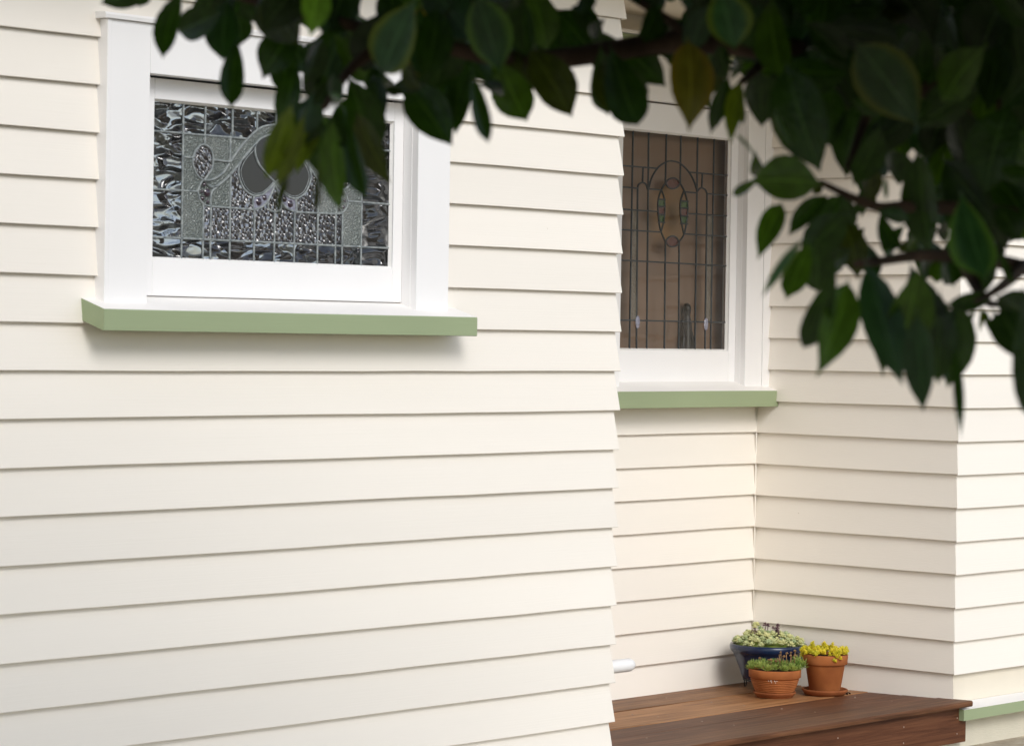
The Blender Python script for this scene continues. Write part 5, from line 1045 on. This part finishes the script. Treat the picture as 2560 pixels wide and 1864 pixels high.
# the rest of the crown: a back layer, then unseen canopy added to shade the leaves
b = MB(); acs = []
vs, fs, ac = SHAPES[0]
BACK = """k,4012,3064,587,4054,2942,531,91,38,-15,64;k,3841,2684,556,3768,2637,426,80,25,-54,78;k,4109,2903,690,4073,2938,574,90,39,-17,68;k,3970,2397,239,4007,2478,169,93,-11,36,54;k,4277,2655,585,4307,2694,499,-94,-1,-33,57;k,3969,2617,589,4023,2602,498,-86,-7,-50,66;k,4093,2591,580,4065,2555,474,-86,-36,35,55;k,4145,2595,441,4262,2541,444,-38,-79,48,80;k,3560,3341,606,3491,3422,558,40,69,60,82;k,4025,2839,651,4125,2807,573,33,95,2,72;k,4243,2660,624,4320,2589,577,63,77,-14,64;k,3911,2545,367,3942,2539,286,58,80,16,55;k,3891,2927,523,3841,2845,417,93,-16,-32,66;k,3308,3357,541,3309,3265,460,73,46,-51,52;k,4001,2446,597,3914,2519,602,-57,-64,-51,70;k,3685,2684,592,3622,2680,501,-23,-95,20,52;k,3768,2679,361,3863,2658,282,36,91,20,63;k,4043,2803,601,4008,2735,459,-89,-29,36,69;k,3937,2438,490,3951,2468,389,-43,-85,-32,62;k,4151,2601,325,4212,2672,211,-91,17,-38,89;k,3386,3083,603,3454,3096,493,19,96,23,68;k,4243,2724,651,4203,2644,535,93,4,-36,66;k,3674,2737,641,3625,2726,523,-57,-76,31,68;k,3739,3333,602,3773,3256,500,-96,-21,-16,76;k,3221,3414,652,3321,3396,557,-46,-83,-32,63;k,4032,2745,350,3998,2783,250,-95,-11,29,63;k,4043,2674,305,4165,2595,282,55,71,43,85;k,3779,2672,484,3763,2698,378,-92,-39,4,70;k,4267,2608,322,4276,2550,225,99,-7,14,64;k,4022,2672,549,3987,2688,421,-52,-85,4,87;k,4029,2723,512,3968,2775,424,62,78,2,69;k,3538,3350,555,3614,3279,471,-82,-44,-38,70;k,3667,3251,489,3609,3294,407,63,77,-4,56;k,3947,2675,671,3968,2625,542,-55,-81,23,80;k,3418,3247,590,3411,3276,460,69,71,12,82;k,3504,3250,609,3490,3324,528,48,69,55,54;k,3885,2565,458,3890,2472,362,-100,0,-5,79;k,3772,2782,502,3861,2689,472,-73,-59,-33,65;k,3407,3133,571,3427,3101,477,-58,-80,15,61;k,3980,2613,435,4014,2640,320,84,42,34,60;k,3854,2416,239,3881,2453,142,-87,-34,-37,50;k,3825,3012,597,3762,2942,467,-86,-13,49,68;k,3506,3240,516,3549,3113,455,91,12,40,74;k,3677,2958,639,3740,2903,564,83,29,48,63;k,3895,2641,481,3941,2606,373,74,67,10,61;k,4038,2528,292,3960,2542,166,-79,-43,44,70;k,3990,2614,514,4024,2655,408,63,63,45,59;k,3932,2573,487,4017,2543,438,51,74,44,47;k,3830,3156,706,3898,3193,602,-74,-32,-59,66;k,4078,2858,502,4089,2873,380,-51,-85,-15,78;k,3303,3661,667,3324,3651,530,90,41,10,86;k,3192,3191,618,3243,3167,530,-70,-69,-21,61;k,3514,3244,665,3526,3260,571,-84,-52,-19,57;k,3280,3454,336,3356,3385,323,-66,-66,-35,66;k,3857,2678,193,3826,2743,149,93,28,-24,52;k,3182,3221,622,3160,3229,510,-96,-24,17,80;k,3851,2901,607,3810,2975,549,51,68,52,67;k,3988,2443,507,4051,2506,428,39,54,74,47;k,3665,3393,495,3738,3346,455,64,66,39,60;k,3849,2528,553,3806,2504,424,95,3,-32,83;k,3364,3118,495,3358,3167,393,99,15,2,70;k,3945,3118,507,3938,3072,409,-99,-10,12,63;k,4203,2842,395,4044,2888,386,-23,-89,-38,75;k,3446,3484,415,3430,3452,321,21,91,-35,65;k,4340,2620,602,4352,2616,463,-57,-82,-2,83;k,4060,2427,253,3973,2424,168,64,36,-68,58;k,3718,2668,417,3698,2684,327,-33,-94,-10,62;k,4004,2465,316,3950,2392,185,94,-10,-33,84;k,3967,2545,409,4045,2533,347,37,88,29,41;k,4054,2926,619,4103,2835,580,-89,-44,-10,65;k,4301,2654,626,4408,2571,644,-44,-69,-57,72;k,3097,3352,602,3078,3333,492,41,88,-23,65;k,3725,2975,501,3732,2864,441,92,23,-31,60;k,3976,2707,391,3902,2652,298,-64,-32,70,51;k,3496,3305,571,3527,3222,535,-91,-39,11,43;k,3957,2495,478,3921,2484,391,91,10,-40,55;k,4096,2518,397,4182,2519,314,-67,-24,-70,57;k,3241,3234,498,3197,3270,410,74,66,-10,54;k,4332,2675,287,4297,2674,186,-60,-77,22,56;k,4084,2495,472,4032,2502,354,38,92,-12,72;k,3965,2717,697,3936,2681,567,87,40,-30,76;k,3795,2699,235,3828,2693,142,94,6,33,57;k,3983,2421,389,4060,2411,285,-72,-49,-49,62;k,3658,3122,580,3622,3082,473,55,71,-45,60;k,3929,2578,385,3816,2606,342,40,64,-65,57;k,3316,3527,650,3328,3547,544,-92,-34,-17,63;k,4158,2651,384,4260,2613,347,46,63,63,55;k,4084,2748,595,4000,2735,481,-42,-81,40,71;k,4059,2963,623,4014,2888,523,-68,-40,61,46;k,4153,2795,510,4149,2826,422,-96,-26,-5,50;k,4054,2508,405,4065,2506,280,-88,-47,-7,72;k,3907,2862,520,3966,2850,447,-60,-70,-37,50;k,4171,2529,437,4192,2464,363,94,33,-2,49;k,3972,2938,658,4055,2877,586,-62,-78,-6,78;k,4057,2441,558,4016,2526,524,-91,-41,9,56;k,3744,3188,656,3870,3189,633,9,86,51,44;k,3301,3403,644,3408,3372,587,51,48,71,76;k,4014,2492,360,3894,2480,253,55,49,-67,69;k,3637,3455,666,3521,3469,583,-10,-99,-3,69;k,3627,2669,438,3683,2683,357,78,23,58,56;k,4018,2664,337,4080,2644,226,80,48,36,73;k,3462,3623,648,3390,3622,513,65,68,-35,79;k,3856,2668,561,3931,2586,519,-75,-42,-51,79;k,3527,3130,582,3514,3133,473,75,66,-7,60;k,4208,2688,633,4217,2783,532,-98,-9,-17,85;k,3956,3046,632,3931,2982,522,91,23,-34,65;k,3261,3151,622,3343,3098,565,-48,-87,13,58;k,4154,2719,285,4147,2617,203,99,-15,9,61;k,3388,3289,509,3502,3290,455,31,68,67,51;k,3803,2901,650,3737,2936,571,-75,-52,40,59;k,3249,3190,505,3214,3232,415,-92,-36,19,57;k,3453,3321,532,3382,3390,489,75,58,-32,63;k,3233,3307,555,3241,3278,455,-35,-91,24,57;k,3840,3130,489,3761,3129,414,38,84,-40,47;k,3277,3309,478,3275,3448,441,91,12,40,57;k,3532,2902,603,3570,2884,528,-72,-66,-21,46;k,3659,2634,209,3750,2652,144,5,94,33,48;k,3887,2501,408,3973,2550,332,70,-14,70,54;k,3962,3084,628,3962,3020,507,-54,-74,39,81;k,3893,2785,587,3909,2768,465,-94,-32,-8,62;k,4065,2746,437,4046,2742,340,-95,-25,19,56;k,3530,3160,637,3497,3197,560,-89,-42,18,61;k,3979,2576,654,4060,2598,588,-38,-63,-68,38;k,3507,3130,594,3550,3158,521,-59,-59,-56,41;k,3322,3219,538,3342,3238,437,91,33,25,57;k,3996,2657,650,4046,2620,565,64,77,4,65;k,4172,2704,591,4272,2730,500,-68,1,-74,76;k,3674,3211,522,3572,3174,417,63,28,-72,57;k,3635,2989,605,3761,2988,587,-3,-100,-8,53;k,3745,2767,456,3823,2741,409,-27,-96,8,53;k,3742,3201,519,3853,3185,459,40,73,55,51;k,4160,2516,325,4233,2508,250,-63,-52,-57,55;k,3968,2889,556,3994,2985,461,-81,-29,-51,70;k,3950,2390,370,4017,2448,271,83,0,56,64;k,3736,2794,546,3772,2861,472,31,63,71,62;k,4212,2618,656,4144,2614,540,76,46,-46,64;k,3354,3515,391,3378,3553,292,-54,-73,-41,60;k,3797,2716,190,3921,2725,120,-44,-34,-83,62;k,4129,2593,429,4180,2602,342,-34,-90,-29,66;k,3751,2718,394,3728,2662,311,42,69,-58,52;k,4096,2582,235,4089,2621,146,71,66,24,53;k,4127,2575,416,4053,2594,308,76,48,-44,70;k,3451,2999,519,3451,2958,450,76,55,-33,35;k,4225,2690,206,4276,2779,112,-91,9,-41,59;k,3960,2843,428,3913,2899,362,-74,-67,-4,53;k,4088,2515,649,4116,2529,565,-91,-23,-34,56;k,4186,2589,427,4162,2495,362,-86,-13,49,46;k,4056,2811,440,4142,2749,394,47,84,-26,75;k,3629,3062,463,3663,3034,394,-87,-42,-26,52;k,3467,3401,312,3397,3456,329,58,54,61,61;k,3464,3140,634,3515,3092,578,82,43,38,46;k,4077,2516,573,4098,2499,489,-55,-83,3,53;k,3514,3453,416,3423,3429,350,23,77,-59,40;k,3497,3130,457,3437,3075,371,81,3,-58,45;k,3377,3166,443,3330,3104,359,-31,-67,67,49;k,3481,3567,495,3469,3571,414,89,44,-11,41;k,3968,2789,386,3970,2704,318,100,-1,3,49;k,3633,2787,637,3644,2773,565,-80,-60,0,43;k,3345,3222,453,3299,3186,377,-28,-79,54,42;k,3753,2782,467,3678,2737,365,53,56,-64,44;k,3153,3246,573,3211,3306,491,-60,-38,-71,52;k,4136,2590,516,4065,2610,470,-52,-70,49,36;k,3363,3469,401,3311,3482,333,-49,-85,21,49;k,4156,2780,168,4131,2692,111,73,21,-65,42;k,3567,2973,433,3510,2886,355,-65,-23,73,47;k,3494,2983,657,3556,3021,566,48,65,60,48;k,4037,2585,458,4097,2577,389,-62,-63,-47,50;k,3424,2953,629,3434,2981,572,79,48,37,32;k,3504,3373,492,3471,3324,421,-27,-73,63,36;k,4190,2639,187,4150,2653,132,-60,-76,24,37;k,3853,3130,685,3904,3108,619,62,75,23,51;k,3984,2635,267,3942,2568,189,-71,-30,64,40;k,3283,3481,577,3270,3394,507,-52,-49,70,44;k,3816,3104,576,3795,3087,505,-70,-63,34,32;k,3394,3000,470,3389,2943,397,77,48,-42,38;k,3321,3079,570,3293,3053,493,54,72,-43,38;k,3484,3467,523,3574,3510,464,-10,87,48,47;k,3534,3495,447,3533,3517,376,-90,-42,-12,43;k,3288,3432,489,3321,3527,425,-76,-16,-63,42;k,4020,2980,465,3950,3011,472,-41,-87,-26,35;k,3401,3310,574,3358,3284,500,43,74,-52,40;k,3196,3190,367,3212,3191,305,-78,-58,-21,37;k,3764,2982,508,3811,3032,449,29,61,74,37;k,3346,3135,437,3360,3189,389,76,31,58,33;k,3912,2805,446,3985,2834,369,63,31,71,50;k,3868,2587,349,3902,2569,306,-82,-27,-51,38;k,3380,3392,467,3419,3369,430,-29,-92,28,37;k,3228,3264,450,3207,3190,403,-97,17,17,35;k,3461,3070,584,3410,2997,510,-67,-24,70,33;k,3373,3199,453,3402,3265,410,88,-8,46,29;k,3888,2737,393,3848,2754,325,-78,-54,33,42;k,3549,2913,498,3497,2830,448,-71,1,70,24;k,3973,2906,375,3929,2821,316,-91,20,37,33;k,3337,3318,392,3352,3390,355,98,-12,17,38;k,4216,2667,157,4186,2637,103,-47,-63,62,28;k,3507,3410,441,3469,3321,381,-75,-12,65,32;k,3622,2798,502,3602,2795,437,-84,-45,29,31;k,3337,2959,405,3437,2988,394,-29,95,-12,30;k,3355,2971,495,3417,3011,452,-37,-34,-86,31;k,4134,2808,441,4124,2878,429,-92,-6,38,46;k,3975,2474,153,3909,2481,122,-4,-99,-12,34;k,3966,2655,369,3985,2683,313,60,62,51,31;k,3830,3124,517,3775,3082,461,-71,-3,71,31;k,3897,3126,564,3916,3082,528,-92,-10,-37,41;k,3750,2604,156,3809,2614,105,19,90,40,34;k,4050,2749,339,4033,2728,283,-50,-75,44,32;k,3376,3364,430,3404,3322,412,60,63,-49,31;k,3239,3284,552,3317,3343,518,19,-66,-73,29;k,3861,2553,190,3912,2620,158,38,15,91,30;k,3471,3240,383,3434,3257,334,56,82,-13,31;k,3644,3063,617,3701,3127,586,29,19,94,27;k,3994,2434,636,3950,2405,589,-22,-72,66,26;k,4171,2749,347,4173,2709,320,-96,-19,21,21;k,3303,3510,405,3326,3497,372,44,90,-4,24;k,3607,3469,450,3555,3486,424,-41,-87,27,26;k,4154,2761,208,4230,2814,147,64,-3,77,40;k,3270,3474,416,3287,3458,375,-48,-86,14,24;k,4239,2723,232,4142,2714,206,15,-96,-22,36;k,3580,2853,501,3561,2817,448,-67,-48,57,32;k,3243,3310,398,3174,3306,372,11,-98,-16,29;k,3884,2951,494,3938,2956,457,-48,-43,-77,29;k,3469,3043,623,3423,3014,567,7,86,-50,29;k,3309,3239,562,3273,3228,506,-21,-93,31,29;k,4119,2826,260,4120,2869,236,100,-2,2,25;k,4023,2501,169,4017,2535,151,95,27,19,18;k,3471,2977,614,3531,3042,587,64,-31,70,21;k,3207,3608,577,3165,3513,531,90,-21,-38,29;k,3951,2531,148,4032,2557,109,8,-90,-43,31;k,3688,3076,630,3755,3132,593,-31,-25,-92,27;k,3628,3430,545,3603,3379,500,-52,-41,75,22"""
for row in BACK.split(';'):
    q = [int(x) for x in row.split(',')[1:]]
    B0 = Vector(q[0:3]) / 1000; T0 = Vector(q[3:6]) / 1000; N0 = Vector(q[6:9]) / 100; w = q[9] / 1000
    ax = T0 - B0; L = ax.length; ax.normalize()
    sd2 = N0.cross(ax).normalized(); nn = ax.cross(sd2).normalized()
    b.add([B0 + ax * (x_ * L) + sd2 * (y_ * w) + nn * (z_ * (L + w) * .5) for x_, y_, z_ in vs], fs, 0, True); acs += ac
lo_v = [(0, 0, 0), (.3, -.42, .05), (.3, 0, 0), (.3, .42, .05), (.65, -.46, .03), (.65, 0, -.03), (.65, .46, .03), (1, 0, -.12)]
lo_f = [(0, 2, 1), (0, 3, 2), (1, 2, 5, 4), (2, 3, 6, 5), (4, 5, 7), (5, 6, 7)]
lo_a = [0, 1, 0, 1, 1, 0, 1, .5]
cnt = 0
while cnt < 14000:
    u = Vector((rl.gauss(0, 1), rl.gauss(0, 1), rl.gauss(0, 1))).normalized() * (rl.random() ** .4)
    P0 = Vector((3.1, 1.35, 1.35)) + Vector((u.x * 2.6, u.y * 2.5, u.z * 1.0))
    L = rl.uniform(.11, .17)
    x, y, d = P0.dot(cr), P0.dot(cu), P0.dot(fw)
    if P0.y > 4.9 or P0.length < 0.7: continue
    if d > 0.1:
        fx_, fy_ = x / d * 6984.8 / 1280, y / d * 6984.8 / 932
        mg = 1 + 0.20 / d * 6984.8 / 932
        if abs(fx_) < mg and abs(fy_) < mg: continue
        if fy_ < -0.4: continue
    a = rl.uniform(0, 6.283)
    ax = Vector((math.cos(a) * .8, math.sin(a) * .8, rl.uniform(-1.2, .3))).normalized()
    sd2 = ax.cross(Vector((rl.gauss(0, 1), rl.gauss(0, 1), rl.gauss(0, .5)))).normalized(); nn = ax.cross(sd2)
    w = L * .55
    b.add([P0 + ax * (x_ * L) + sd2 * (y_ * w) + nn * (z_ * L) for x_, y_, z_ in lo_v], lo_f, rl.choice((0, 0, 1, 2)), True)
    acs += lo_a
    cnt += 1
o = part('foliage', b, [LM['d'], LM['o'], LM['s']], tree, 'stuff', fixn=False)
at = o.data.attributes.new('across', 'FLOAT', 'POINT'); at.data.foreach_set('value', acs)

# ------------------------------------------------------------------ lift everything so that the ground lies at height 0
for o in S.objects:
    if o.parent is None: o.location.z += H
bpy.context.view_layer.update()
